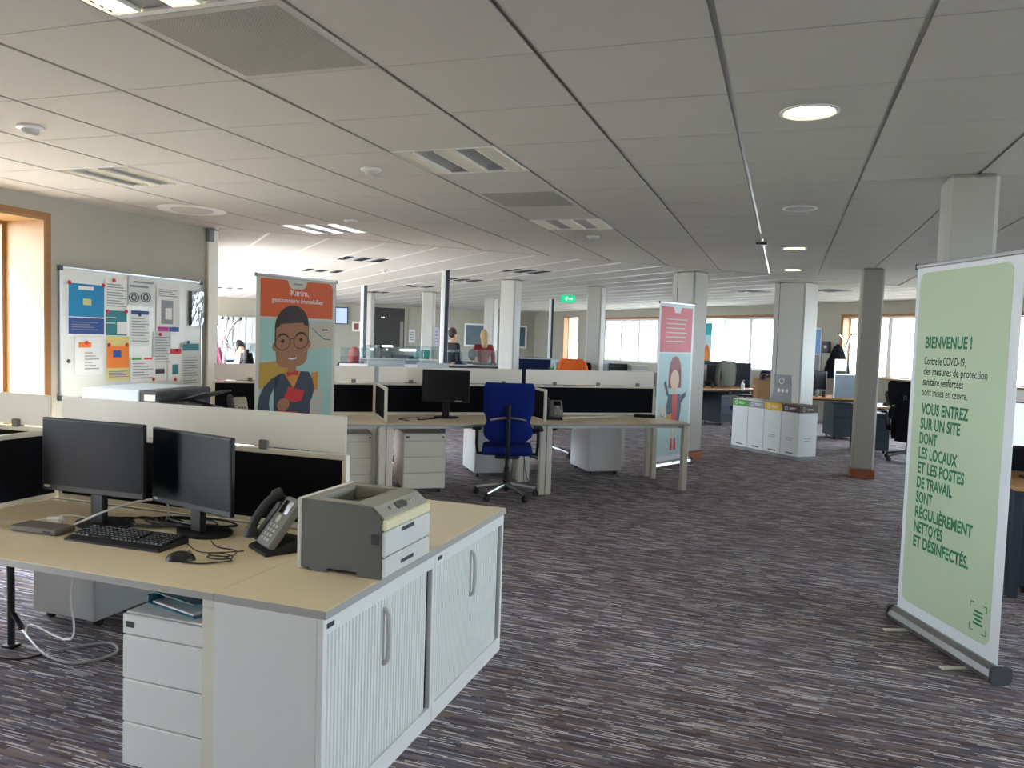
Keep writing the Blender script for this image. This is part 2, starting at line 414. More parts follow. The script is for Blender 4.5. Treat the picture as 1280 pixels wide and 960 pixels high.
# ------------------------------------------------------------------ walls with openings
def wall(name, p0, p1, th, ops, side=1, m=WALL):
    """wall from p0 to p1 (inner face), thickness to the left of the direction * side; ops = (s0,s1,z0,z1)"""
    p0, p1 = Vector(p0+(0,)), Vector(p1+(0,)); L = (p1-p0).length; ang = math.atan2(p1.y-p0.y, p1.x-p0.x)
    b = MB(); y0, y1 = (0, th) if side > 0 else (-th, 0); s = 0
    for o in sorted(ops):
        if o[0] > s: b.box(s, o[0], y0, y1, 0, CH+.1)
        if o[2] > 0: b.box(o[0], o[1], y0, y1, 0, o[2])
        b.box(o[0], o[1], y0, y1, o[3], CH+.1); s = o[1]
    if s < L: b.box(s, L, y0, y1, 0, CH+.1)
    w = b.build(name, m); w.location = p0; w.rotation_euler = (0, 0, ang); return struct(w)
WN = [0]
def window(wl, op, yo, mulls, fm, lining=None, depth=.3, side=1, portal=True, trim=None):
    WN[0] += 1
    s0, s1, z0, z1 = op; e = thing('window_%d' % WN[0], None, None); e.location = wl.location; e.rotation_euler = wl.rotation_euler; struct(e)
    f = .05
    fr = MB().box(s0, s1, yo-.03, yo+.03, z0, z0+f).box(s0, s1, yo-.03, yo+.03, z1-f, z1).box(s0, s0+f, yo-.03, yo+.03, z0+f, z1-f).box(s1-f, s1, yo-.03, yo+.03, z0+f, z1-f)
    fr.build('window_frame', fm, e)
    xs = [s0+f]+[s0+(s1-s0)*k/mulls for k in range(1, mulls)]+[s1-f]
    for x in xs[1:-1]: MB().box(x-.05, x+.05, yo-.035, yo+.035, z0+f, z1-f).build('mullion', fm, e)
    for a, b in zip(xs, xs[1:]): MB().box(a, b, yo-.004, yo+.004, z0+f, z1-f).build('pane', GLASS, e)
    if lining:
        t = .022; ya, yb = (-.012*side, depth*side); ya, yb = min(ya, yb), max(ya, yb)
        MB().box(s0, s1, ya, yb, z1-t, z1).build('head_lining', lining, e)
        MB().box(s0, s0+t, ya, yb, z0, z1-t).build('jamb_lining', lining, e)
        MB().box(s1-t, s1, ya, yb, z0, z1-t).build('jamb_lining', lining, e)
        MB().box(s0+t, s1-t, ya, yb, z0, z0+t).build('sill_board', lining, e)
    if trim:
        yt = -.014*side
        for q in ((s0-.04, s1+.04, z1, z1+.04), (s0-.04, s0, z0, z1), (s1, s1+.04, z0, z1)):
            MB().box(q[0], q[1], min(0, yt), max(0, yt), q[2], q[3]).build('architrave', trim, e)
    if portal:
        l = bpy.data.lights.new('window_portal', 'AREA'); l.shape = 'RECTANGLE'; l.size = s1-s0; l.size_y = z1-z0; l.cycles.is_portal = True
        lo = bpy.data.objects.new('window_portal', l); COL.objects.link(lo); lo.parent = e
        lo.location = ((s0+s1)/2, yo+.06*side, (z0+z1)/2); lo.rotation_euler = (-PI/2 if side > 0 else PI/2, 0, 0)
    return e
# left wall: runs +Y, outside is on its left
opsL = [(2.9, 4.5, .1, 2.37), (6.45, 8.11, .1, 2.37)]
wl = wall('wall_left', (XL, -3.5), (XL, 6.55), .66, opsL)
for o in opsL: window(wl, o, .42, 2, OAK, OAK, .66, trim=OAKD)
struct(MB().bbox(XL, XL+.03, 6.40, 6.54, 0, CH-.001, .004).build('trim_2', CREAM))
struct(MB().bbox(XL, XL+.05, 6.385, 6.46, CH-.12, CH-.001, .006).build('trim_3', MGREY))
# left wall of the far wing
wfl = wall('wall_far_left', (XL, 6.56), (XL-14.2, 6.56+14.2), .3, [(1.2+k*2.6, 3.2+k*2.6, .35, 2.3) for k in range(7)])
for k in range(7): window(wfl, (1.2+k*2.6, 3.2+k*2.6, .35, 2.3), .2, 2, WHITE)
wb = wall('wall_back', (-19.4, 17.3), (-8.8, 27.9), .3, [])
# window wall of the far wing: starts at the near end, outside on its right
def sw(x): return (6.05-x)/S2
opsR = [(sw(5.4), sw(1.12), .98, 2.24), (sw(-.28), sw(-5.6), .98, 2.24), (sw(-6.55), sw(-7.25), .85, 2.36)]
wr = wall('wall_far_right', (6.05, 13.05), (-8.8, 27.9), .35, opsR, -1)
window(wr, opsR[0], -.22, 6, WHITE, OAK, .35, -1, trim=OAKD); window(wr, opsR[1], -.22, 8, WHITE, None, .35, -1); window(wr, opsR[2], -.22, 1, WHITE, OAKD, .35, -1)
struct(MB().box(sw(-.1), sw(-5.7), .001, .02, 2.25, 2.30).build('trim_4', PLINTH)); tr = bpy.data.objects['trim_4']; tr.location = wr.location; tr.rotation_euler = wr.rotation_euler
# near right wall and the wall behind the camera
opsN = [(2.6, 5.0, .9, 2.25), (6.0, 8.4, .9, 2.25), (14.2, 16.2, .98, 2.24)]  # first two openings are unseen windows, added for cool light from the right
wn = wall('wall_right', (6.05, -3.5), (6.05, 13.05), .35, opsN, -1)
for o in opsN: window(wn, o, -.22, 2, WHITE, None, .35, -1)
wall('wall_front', (-6.1, -3.5), (6.4, -3.5), .3, [], -1)
# skirting, far left cabinets in the back, dark alcove
def onback(s, z, d=0):
    return Vector((-19.4+S2*s+S2*d, 17.3+S2*s-S2*d, z))
# ------------------------------------------------------------------ columns
def column(name, label, c, sx, sy, rz=0, plinth=True, joint=False):
    e = thing(name, label, 'column', (c[0], c[1], 0), rz); h = CH-.002
    MB().bbox(-sx/2, sx/2, -sy/2, sy/2, .1 if plinth else 0, h, .022, 1).build('shaft', COLM, e)
    if plinth: MB().box(-sx/2-.012, sx/2+.012, -sy/2-.012, sy/2+.012, 0, .1).build('plinth', PLINTH, e)
    if joint: MB().box(-sx/2+.09, -sx/2+.098, -sy/2-.002, -sy/2+.01, .1, h).build('joint_strip', DGREY, e)
    return e
column('square_column', 'pale grey square column with brown wooden plinth right of the recycling bins', (.955, 10.49), .25, .25)
column('square_column', 'pale grey square column rising behind the green welcome banner', (.925, 5.02), .25, .25)
column('pillar', 'grey angled pillar behind the pink roll-up banner', (-1.26, 10.95), .36, .34, math.radians(-27), joint=True)
column('pillar', 'wide pale angled pillar standing behind the recycling bins', (.12, 12.75), .49, .45, math.radians(-27), joint=True)
for px, dp, lb in ((637, 13.2, 'slim white column nearest beyond the middle desk row, left of the green exit sign'),
                   (535, 17.6, 'white column in the far office just right of the dark alcove'),
                   (613, 19.5, 'white column in the far office behind the standing people'),
                   (744, 14.2, 'white column in front of the far bright windows, small sign at its top'),
                   (459, 18.6, 'white column in the far office left of the dark alcove')):
    g = gd(px, dp); column('round_edged_column', lb, (g.x, g.y), .27, .27, math.radians(-5 if px > 600 else 15), False)
def power_pole(px, dp, lb):
    g = gd(px, dp); e = thing('power_pole', lb, 'power pole', (g.x, g.y, 0), math.radians(18), 'floor to ceiling power poles')
    MB().bbox(-.055, .005, -.04, .04, 0, CH-.002, .006).build('white_cover', WHITE, e)
    MB().bbox(.005, .06, -.035, .035, 0, CH-.002, .006).build('dark_channel', NAVY, e)
power_pole(555, 11.7, 'tall black and white power pole beyond the middle desk row, above the off monitor')
power_pole(454, 16.0, 'thin black and white power pole beside the dark alcove')
power_pole(688, 19.0, 'thin dark power pole under the green exit sign')
# ------------------------------------------------------------------ ceiling fixtures
TRAY = mat('lamp_tray', '8c8c8a', .3, .6, var=.03); LOUV = mat('louvre_reflection_cream', 'e9e6da', .35, .1, var=.02)  # louvre cream paints in the light that mirror louvres reflect
def troffer(cellij, lm, label, far=None):
    if far is None: c = (CX(cellij[0])+.3, CY(cellij[1])+.3); rz = 0
    else: c = PQ(1.26+.6*cellij[0]+.3, .6*cellij[1]+.3); rz = PI/4
    e = thing('ceiling_light', label, 'ceiling light', (c[0], c[1], CH), rz, 'three strip ceiling lights')
    MB().box(-.29, .29, -.297, .297, .0085, .0098).build('back_tray', TRAY if far is None else LGREY, e)
    MB().box(-.297, .297, -.297, -.27, 0, .0096).box(-.297, .297, .27, .297, 0, .0096).box(-.297, -.285, -.27, .27, 0, .0096).box(.285, .297, -.27, .27, 0, .0096).build('frame', WHITE, e)
    for x in (-.235, 0, .235):
        t = MB().box(x-.045, x+.045, -.26, .26, .005, .0085).build('tube', lm, e)
        l = MB()
        for k in range(16): yy = -.255+k*.034; l.box(x-.05, x+.05, yy-.002, yy+.002, -.004, .006)
        l.box(x-.054, x-.05, -.262, .262, -.006, .01).box(x+.05, x+.054, -.262, .262, -.006, .01)
        l.build('louvre', LOUV if far is None else DGREY, t)
    return e
OFFT = mat('unlit_tube', 'e4e2da', .4, var=.03)
def grille(cellij, label):
    c = (CX(cellij[0])+.3, CY(cellij[1])+.3); e = thing('air_grille', label, 'air vent', (c[0], c[1], CH), 0, 'perforated air grilles')
    MB().box(-.26, .26, -.28, .28, .006, .0098).build('backing', DARKW, e)
    MB().box(-.294, .294, -.297, -.268, 0, .0096).box(-.294, .294, .268, .297, 0, .0096).box(-.294, -.262, -.268, .268, 0, .0096).box(.262, .294, -.268, .268, 0, .0096).build('frame', TILE, e)
    m = MB()
    for k in range(44): x = -.258+k*.012; m.box(x-.0032, x+.0032, -.268, .268, -.001, .006)
    for k in range(45): y = -.264+k*.012; m.box(-.262, .262, y-.002, y+.002, .0, .005)
    m.build('perforated_sheet', mat('grille_grey', 'b4b2aa', .6, var=.03), e)
for k, v in FIX.items():
    if v == 'lamp_warm': troffer(k, LIT, 'lit warm three-strip light at the top edge above the large air grille')
    if v == 'lamp_off': troffer(k, OFFT, 'unlit three-strip ceiling light nearest the blue chair side, mirror louvres, large')
    if v == 'lamp_off2': troffer(k, OFFT, 'unlit three-strip ceiling light just beyond the small dark air grille')
    if v == 'lamp_left': troffer(k, OFFT, 'three-strip ceiling light above the whiteboard wall')
    if v == 'lamp_white': troffer(k, LITW, 'three-strip ceiling light with bright white strips above the orange banner')
    if v == 'grille': grille(k, 'large perforated air grille in the ceiling at upper left')
    if v == 'grille_small': grille(k, 'grey air grille between two unlit ceiling lights')
fl_lab = ['far ceiling light with dark strips right above the orange banner corner', 'far ceiling light half behind the orange banner top', 'far ceiling light beside the tall power pole',
          'far ceiling light above the dark alcove, right one', 'far ceiling light above the dark alcove, left one', 'far ceiling light left of the green exit sign',
          'far ceiling light between the two right columns', 'far ceiling light in front of the pillar by the bins', 'far ceiling light beyond the coat stand at the wall end']
for k, i in FARFIX.items(): troffer(k, LITW if i in (6, 7) else OFFT, fl_lab[i], far=1)
def detector(px, py, label):
    p = at(px, py, CH); e = thing('smoke_detector', label, 'smoke detector', (p.x, p.y, CH), 0, 'ceiling detectors')
    MB().lathe([(.0, -.001), (.062, -.001), (.062, -.012), (.05, -.016), (.0, -.016)], 24).build('base', WHITE, e)
    MB().lathe([(.0, -.016), (.04, -.016), (.038, -.034), (.026, -.045), (.0, -.046)], 20).build('sensor_head', LGREY, e)
for px, py, lb in ((38, 158, 'white smoke detector at far left of the near ceiling'), (464, 211, 'smoke detector just left of the large unlit light'),
                   (741, 295, 'smoke detector beyond the second unlit light'), (439, 275, 'smoke detector beside the bright white strip light'), (480, 337, 'tiny smoke detector on the far ceiling above the alcove')):
    detector(px, py, lb)
p = at(240, 262, CH); e = thing('round_diffuser', 'round white air diffuser in the ceiling near the left wall', 'air vent', (p.x, p.y, CH))
MB().lathe([(0, -.001), (.27, -.001), (.27, -.006), (.25, -.012), (.24, -.004), (0, -.004)], 40).build('ring', WHITE, e)
MB().lathe([(0, -.005), (.17, -.005), (.15, -.016), (0, -.018)], 36).build('disc', TILE, e)
for (px, py), lit, lb in (((1012, 139), 1, 'lit round downlight, nearest and largest, over the walkway'), ((1000, 260), 0, 'unlit round downlight with silver reflector, second along the walkway'),
                          ((993, 310), 1, 'lit round downlight, third along the walkway'), ((991, 337), 1, 'lit round downlight, farthest, in front of the wide pillar')):
    p = at(px, py, CH); e = thing('downlight', lb, 'ceiling light', (p.x, p.y, CH), 0, 'round downlights')
    MB().lathe([(.098, .0), (.118, -.001), (.118, -.007), (.104, -.009), (.096, -.003), (.098, .0)], 36, cap=False).build('ring', WHITE, e)
    MB().lathe([(0, -.0003), (.097, -.0003), (.097, -.002), (0, -.002)], 36).build('diffuser', LITD if lit else MIRROR, e)
# thin cable trunking with its junction box
p = at(952, 302, CH); e = thing('sensor_box', 'small grey junction box on the ceiling at the end of a bright runner', 'sensor', (p.x, p.y, CH))
MB().bbox(-.06, .06, -.03, .03, -.035, -.001, .006).build('housing', LGREY, e)
MB().box(-.05, .05, -.031, -.029, -.03, -.01).build('dark_slot', DARKW, e)
p = at(710, 366, CH); e = thing('exit_sign', 'green lit exit sign hanging from the far ceiling', 'sign', (p.x, p.y, CH), math.radians(15))
EXG = mat('exit_green', '10a070', .5, var=0, emit='14b47c', es=.22); EXW = mat('exit_white', 'e8fff4', .5, var=0, emit='dcffee', es=.3)
MB().box(-.15, .15, -.012, .012, -.2, -.05).build('panel', EXG, e)
for x in (-.1, .1): MB().cyl((x, 0, -.05), (x, 0, 0), .004, n=6).build('hanger', LGREY, e)
MB().prism([(-.04, -.17), (-.01, -.14), (0, -.09), (-.03, -.08), (-.05, -.12)], -.003, (0, -.0125, 0)).prism([(.03, -.14), (.1, -.14), (.1, -.11), (.03, -.11)], -.003, (0, -.0125, 0)).build('pictogram', EXW, e)
# ------------------------------------------------------------------ furniture builders
DH = .72
def desk(label, loc, rz, w=1.6, d=.8, top=BEECH, legm=CREAM, group='office desks', legs=(0, 1), name='office_desk', edge=EDGE):
    """origin: front left corner on the floor, x to the right, y to the back"""
    e = thing(name, label, 'desk', loc, rz, group)
    t = MB().bbox(0.002, w-.002, 0, d, DH-.003, DH, .001).build('tabletop', top, e)
    MB().box(0.002, w-.002, 0, d, DH-.026, DH-.003).build('edge_band', edge, t)
    for x in [(.004, w-.064)[q] for q in legs]:
        for y in (.02, d-.08): MB().bbox(x, x+.06, y, y+.06, 0, DH-.06, .004).build('leg', legm, e)
        MB().bbox(x, x+.06, .02, d-.02, DH-.06, DH-.027, .004).build('leg_rail', legm, e)
    MB().box(.07, w-.07, .12, .15, DH-.06, DH-.027).build('cross_rail', legm, e)
    return e
def screen(label, loc, rz, w=1.58, z0=.73, z1=1.055, acr=(1.062, 1.215), clips=(.20, .5, .75), am=None, fm=BLACKF, frm=CREAM, th=.03, group='desk partition screens', mb=0):
    e = thing('desk_screen', label, 'desk screen', (loc[0], loc[1], z0), rz, group); h = z1-z0
    MB().box(.02, w-.02, -th/2+.004, th/2-.004, .02, h-.02).build('fabric_panel', fm, e)
    MB().bbox(0, w, -th/2, th/2, h-.022, h, .003).build('frame_rail', frm, e); MB().bbox(0, w, -th/2, th/2, 0, .022, .003).build('frame_rail', frm, e)
    MB().bbox(0, .022, -th/2, th/2, .022, h-.022, .003).build('frame_post', frm, e); MB().bbox(w-.022, w, -th/2, th/2, .022, h-.022, .003).build('frame_post', frm, e)
    if acr:
        MB().bbox(.012+mb, w-.012-mb, -.005, .005, acr[0]-z0, acr[1]-z0, .001).build('acrylic_panel', am or ACRW, e)
        for c in clips: MB().bbox(w*c-.022, w*c+.022, -.02, .02, h-.004, h+.036, .004).build('clip', MGREY, e)
    return e
CAST = [None]
def pedestal(label, loc, rz, m=WHITE, back=False, h=.585, group='drawer pedestals', w=.42, d=.58):
    """origin: front left corner, front faces -y"""
    e = thing('drawer_pedestal', label, 'drawer unit', loc, rz, group)
    MB().bbox(0, w, .018, d, .05, h, .004).build('body', m, e)
    zs = [.055, .055+(h-.13)/3, .055+2*(h-.13)/3, h-.072]
    for k in range(3):
        dr = MB().bbox(.003, w-.003, 0, .02, zs[k]+.002, zs[k+1]-.002, .004).build('drawer', m, e)
    tp = MB().bbox(.003, w-.003, 0, .02, h-.07, h-.002, .004).build('top_front', m, e)
    MB().box(.02, .055, -.002, .001, h-.045, h-.025).build('maker_plate', DGREY, tp)
    MB().lathe([(0, 0), (.009, 0), (.009, .006), (0, .006)], 12, (w-.03, -.005, h-.035), 'Y').build('lock', DGREY, tp)
    for x in (.05, w-.05):
        for y in (.07, d-.07):
            MB().lathe([(0, -.012), (.024, -.012), (.024, .012), (0, .012)], 12, (x, y, .0245), 'X').build('caster', BLK, e)
    return e
def monitor(label, loc, rz, w=.53, h=.315, zb=.11, scr=SCRN, body=BLK, tilt=0, group='computer monitors', bar=.012, base='oval', sticker=None):
    """origin at the foot, screen faces -y"""
    e = thing('computer_monitor', label, 'monitor', loc, rz, group)
    pn = MB().bbox(-w/2, w/2, -.022, .0, zb, zb+h, .004).build('housing', body, e)
    MB().bbox(-w*.3, w*.3, 0, .03, zb+h*.2, zb+h*.75, .012).build('rear_bulge', body, pn)
    MB().box(-w/2+.008, w/2-.008, -.0235, -.0215, zb+bar+.012, zb+h-.008).build('screen', scr, e)
    MB().bbox(-.035, .035, .005, .035, .012, zb+h*.45, .006).build('stand_column', body, e)
    MB().prism(circ(0, .05, .13 if base == 'oval' else .12, .095, 28), .012, (0, 0, 0), (1, 0, 0), (0, 1, 0), (0, 0, 1)).build('stand_base', body, e)
    if sticker: MB().box(sticker[0], sticker[1], -.0242, -.0236, zb+.012, zb+.022).build('badge', LGREY, e)
    return e
def desk_phone(label, loc, rz, pale=False, group='desk telephones'):
    e = thing('desk_phone', label, 'telephone', loc, rz, group)
    bd = MB().prism([(-.10, 0), (.12, 0), (.12, .012), (.02, .05), (-.05, .028), (-.10, .012)], .17, (-.085, 0, 0), (0, 1, 0), (0, 0, 1), (1, 0, 0)); bd.build('foot', BLK, e)
    tl = math.radians(52); m = Matrix.Translation((0, -.02, .11)) @ Matrix.Rotation(tl, 4, 'X')
    bm = MB().bbox(-.03, .095, -.105, .105, -.018, .018, .014, 2, m); bm.sm = True; cs = bm.build('console', LGREY if pale else MGREY, e)
    MB().bbox(.0, .075, .03, .085, .0182, .0202, .003, 1, m).build('display', BLKG if not pale else mat('phone_display', 'b5b795', .4), cs)
    for r in range(4):
        for c in range(3): MB().bbox(.004+c*.026, .022+c*.026, -.085+r*.019, -.073+r*.019, .0182, .0215, .002, 1, m).build('key', LGREY if not pale else DGREY, cs)
    MB().lathe([(0, .018), (.017, .018), (.016, .022), (0, .022)], 16).build('dial_ring', LGREY, cs).matrix_local = m @ Matrix.Translation((.038, .008, 0))
    hp = [m @ Vector(p) for p in ((-.06, -.098, .026), (-.06, -.075, .04), (-.06, -.03, .052), (-.06, .03, .052), (-.06, .075, .04), (-.06, .098, .026))]
    MB().tube(smoothpts(hp, 4), [.026]*5+[.018]*11+[.026]*5, 10).build('handset', DGREY, e)
    MB().bbox(-.085, -.035, -.10, .10, -.018, .012, .01, 1, m).build('cradle', DGREY, e)
    return e
def task_chair(label, loc, rz, fab=BLUEF, legm=ALU, group='task chairs', arms=True, seat_z=.47):
    """origin: centre of the base, occupant faces +y, back at -y"""
    e = thing('task_chair', label, 'office chair', loc, rz, group)
    for k in range(5):
        a = 2*PI*k/5+.3; c, s = math.cos(a), math.sin(a)
        MB().tube([(c*.03, s*.03, .125), (c*.16, s*.16, .105), (c*.31, s*.31, .075)], [.026, .02, .015], 8).build('base_leg', legm, e)
        w = MB().lathe([(0, -.022), (.026, -.022), (.03, -.012), (.03, .012), (.026, .022), (0, .022)], 14, (0, 0, 0), 'X').build('caster', BLK, e)
        w.location = (c*.31, s*.31, .03); w.rotation_euler = (0, 0, a+PI/2)
        MB().cyl((c*.31, s*.31, .045), (c*.31, s*.31, .08), .016, n=8).build('caster_fork', BLK, e)
    MB().lathe([(0, .09), (.04, .09), (.036, .17), (.026, .17), (.026, .30), (.018, .30), (.018, seat_z-.06), (0, seat_z-.06)], 16).build('gas_lift', BLK, e)
    MB().bbox(-.12, .12, -.14, .14, seat_z-.075, seat_z-.03, .012).build('mechanism', DGREY, e)
    m = MB().bbox(-.245, .245, -.22, .27, seat_z-.035, seat_z+.045, .038, 3); m.sm = True; m.build('seat', fab, e)
    b = MB(); n = 14; hz = .57; vs = []; rows = 13                # one curved shell, narrow at the waist
    for i in range(rows):
        t = i/(rows-1); z = seat_z+.10+hz*t
        w = .235-.035*math.exp(-((t-.36)/.09)**2)+.01*t
        if t < .12: w *= .72+.28*math.sqrt(t/.12)
        if t > .93: w *= 1-.10*((t-.93)/.07)**2
        yb = -.235-.03*math.sin(t*PI)-.06*t*t+.05*math.sin(t*PI*1.3)*.4
        for side in (0, 1):
            for k in range(n):
                u = -1+2*k/(n-1); ed = 1-.75*abs(u)**6
                vs.append((w*u, yb+.05*u*u*.8+(.032 if side else -.032)*ed*(1 if .02 < t < .98 else .35), z))
    fs = []
    for i in range(rows-1):
        for side in (0, 1):
            o = i*2*n+side*n; q = o+2*n
            for k in range(n-1): fs.append((o+k, o+k+1, q+k+1, q+k) if side == 0 else (o+k+1, o+k, q+k, q+k+1))
        o = i*2*n; q = o+2*n
        fs += [(o+n, o, q, q+n), (o+n-1, o+2*n-1, q+2*n-1, q+n-1)]
    fs.append(tuple(range(n))[::-1]+tuple(range(n, 2*n))); o = (rows-1)*2*n; fs.append(tuple(o+k for k in range(n))+tuple(o+n+k for k in range(n))[::-1])
    b.add(vs, fs); b.sm = True; b.build('backrest', fab, e)
    MB().tube([(0, -.06, seat_z-.05), (0, -.26, seat_z-.05), (0, -.315, seat_z+.0), (0, -.315, seat_z+.25), (0, -.33, seat_z+.47)], .021, 10).build('spine', BLK, e)
    MB().tube(smoothpts([(-.17, -.285, seat_z+.315), (-.08, -.312, seat_z+.335), (0, -.318, seat_z+.34), (.08, -.312, seat_z+.335), (.17, -.285, seat_z+.315)], 4), .011, 8).build('lumbar_bar', ALU, e)
    if arms:
        for s in (-1, 1):
            MB().tube([(s*.2, .02, seat_z-.05), (s*.29, .0, seat_z-.04), (s*.30, -.01, seat_z+.05), (s*.30, -.02, seat_z+.2)], .017, 8).build('arm_post', BLK, e)
            m = MB().bbox(s*.30-.045, s*.30+.045, -.16, .11, seat_z+.2, seat_z+.235, .016, 2); m.sm = True; m.build('arm_pad', BLK, e)
    return e
def cable(label, pts, r, m, group=None, n=5, name='cable'):
    return tag(MB().tube(smoothpts(pts, n), r, 7).build(name, m), label, 'cable', group)
# ------------------------------------------------------------------ front desk group
Y0 = 2.03; YM = 2.845; XR = -1.68
desk('maple topped desk in the foreground carrying two monitors and a keyboard', (XR-1.6, Y0, 0), 0, legs=(1,))
desk('next maple desk at the left edge beyond the dark divider', (XR-3.21, Y0, 0), 0, legs=(0,))
desk('desk hidden behind the foreground partition, white pedestal below it', (XR, YM+.015+.8, 0), PI, legs=(0,))
desk('hidden desk behind the left end of the foreground partition', (XR-1.61, YM+.015+.8, 0), PI, legs=(1,))
screen('black desk screen with long white acrylic top behind the two monitors', (XR-1.575, YM), 0, 1.57, clips=(.30, .74))
screen('black desk screen with white acrylic top at the left picture edge', (XR-3.2, YM), 0, 1.57, clips=(.3, .86))
screen('low black side divider left of the foreground monitors', (XR-1.605, Y0+.1), PI/2, .72, acr=None)
def tambour_cabinet(label, y0):
    """front faces +x; origin at its near bottom corner on the floor"""
    e = thing('tambour_cabinet', label, 'cabinet', (XR+.003, y0, 0), 0, 'low tambour cabinets'); D, W, H = .40, .808, .693
    bd = MB().box(0, D-.022, 0, .018, .0, H).box(0, D-.022, W-.018, W, 0, H).box(0, .014, .018, W-.018, 0, H).box(.014, D-.022, .018, W-.018, .06, .075).box(.014, D-.022, .018, W-.018, H-.014, H)
    bd.build('carcass', WHITE, e)
    MB().bbox(D-.022, D, 0, W, H-.055, H, .002).build('top_rail', WHITE, e); MB().bbox(D-.022, D, 0, W, 0, .07, .002).build('plinth_rail', WHITE, e)
    for a, b in ((0, .022), (W-.022, W)): MB().bbox(D-.022, D, a, b, .07, H-.055, .002).build('side_post', WHITE, e)
    MB().box(D-.03, D-.02, W-.05, W-.022, .07, H-.055).build('gap_shade', mat('gap_shade_black', (.004, .004, .004), .95, var=0, spec=.05), e)  # black strip painted as the shade inside the shutter's open gap
    ym = .385
    for a, b, hd in ((.024, ym-.001, 0), (ym+.001, W-.05, 1)):
        m = MB(); n = int((b-a)/.0205); st = (b-a)/n
        for k in range(n):
            y = a+k*st
            m.add([(D-.018, y+.0008, .072), (D-.0105, y+.005, .072), (D-.0105, y+st-.005, .072), (D-.018, y+st-.0008, .072),
                   (D-.018, y+.0008, H-.057), (D-.0105, y+.005, H-.057), (D-.0105, y+st-.005, H-.057), (D-.018, y+st-.0008, H-.057)], [(0, 4, 5, 1), (1, 5, 6, 2), (2, 6, 7, 3), (4, 7, 6, 5), (0, 1, 2, 3)])
        m.box(D-.021, D-.0178, a, b, .072, H-.057)
        dr = tag(m.build('tambour_door', WHITE, e), kind='stuff')
        if hd: MB().tube(smoothpts([(D-.012, a+.018, .40), (D+.008, a+.018, .42), (D+.012, a+.018, .50), (D+.008, a+.018, .58), (D-.012, a+.018, .60)], 4), .009, 8).build('handle', LGREY, dr)
    MB().box(D, D+.002, .02, .06, H-.035, H-.02).build('maker_plate', DGREY, e)
    t = MB().bbox(-.002, D+.008, 0.001, W+.002, H, DH, .001).build('worktop', BEECH, e)
    MB().box(-.002, D+.0095, -.001, .0008, H, DH-.0015).box(D+.008, D+.0095, .0008, W+.002, H, DH-.0015).build('edge_band', EDGE, t)
    return e
tambour_cabinet('white tambour door cabinet in the foreground under the laser printer', Y0)
tambour_cabinet('white tambour door cabinet at the far end beyond the printer', Y0+.812)
pedestal('white three drawer pedestal in the foreground with a teal folder on top', (-2.09, 2.065, 0), 0)
pedestal('white pedestal seen from behind under the foreground desk at left', (-3.25, 3.62, 0), PI, m=GREYW, h=.58)
# teal folder on the pedestal
e = thing('document_folder', 'translucent teal plastic folder with papers on the foreground pedestal', 'folder', (-1.93, 2.30, .5855), math.radians(-14))
MB().bbox(-.12, .15, -.16, .16, 0, .004, .001).build('back_cover', TEAL, e)
MB().obox((.015, 0, .031), .27, .32, .003, 0, 0, math.radians(-6)).build('front_cover', TEAL, e)
MB().bbox(-.12, -.112, -.16, .16, .004, .03, .001).build('spine', TEAL, e)
MB().box(-.10, .13, -.15, .14, .0045, .010).build('paper_stack', PAPER, e)
# monitors
def mon_between(label, P1, P2, ztop, h, **k):
    a = math.atan2(P2[1]-P1[1], P2[0]-P1[0]); w = math.hypot(P2[0]-P1[0], P2[1]-P1[1])
    c = ((P1[0]+P2[0])/2, (P1[1]+P2[1])/2, DH); return monitor(label, c, a, w, h, ztop-DH-h, **k)
mon_between('wide black monitor at left on the foreground desk, screen dark', (-2.94, 2.50), (-2.41, 2.51), 1.166, .305, sticker=(-.25, -.22))
mon_between('black monitor at right on the foreground desk, angled, bluish reflection', (-2.475, 2.63), (-1.985, 2.515), 1.142, .312, sticker=(-.235, -.21))
# keyboard
kb = thing('keyboard', 'black full size keyboard on the foreground desk', 'keyboard', (-2.39, 2.38, DH), math.radians(1.5))
m = MB().prism([(-.075, 0), (.085, 0), (.085, .028), (-.05, .016), (-.075, .008)], .45, (-.225, 0, 0), (0, 1, 0), (0, 0, 1), (1, 0, 0)); m.build('case', BLK, kb)
KEYM = mat('key_black', '1d1f24', .5, var=.08); kme = None
for r in range(6):
    for c in range(21):
        if (r == 0 and 4 <= c <= 8) or (c in (14, 18) and r > 0 and c == 14) : continue
        if kme is None:
            t = MB().add([(-.0088, -.0088, 0), (.0088, -.0088, 0), (.0088, .0088, 0), (-.0088, .0088, 0), (-.0068, -.006, .007), (.0068, -.006, .007), (.0068, .0075, .007), (-.0068, .0075, .007)], [(4, 5, 6, 7), (0, 1, 5, 4), (1, 2, 6, 5), (2, 3, 7, 6), (3, 0, 4, 7)])
            ko = t.build('key', KEYM, kb); kme = ko.data
        else: ko = link('key', kme, None, kb)
        y = -.036+r*.0192; ko.location = (-.207+c*.0206, y, .0172+(y+.05)*.09)
    if r == 0: MB().bbox(-.125, -.035, -.044, -.028, .0172, .0245, .002).build('space_bar', KEYM, kb)
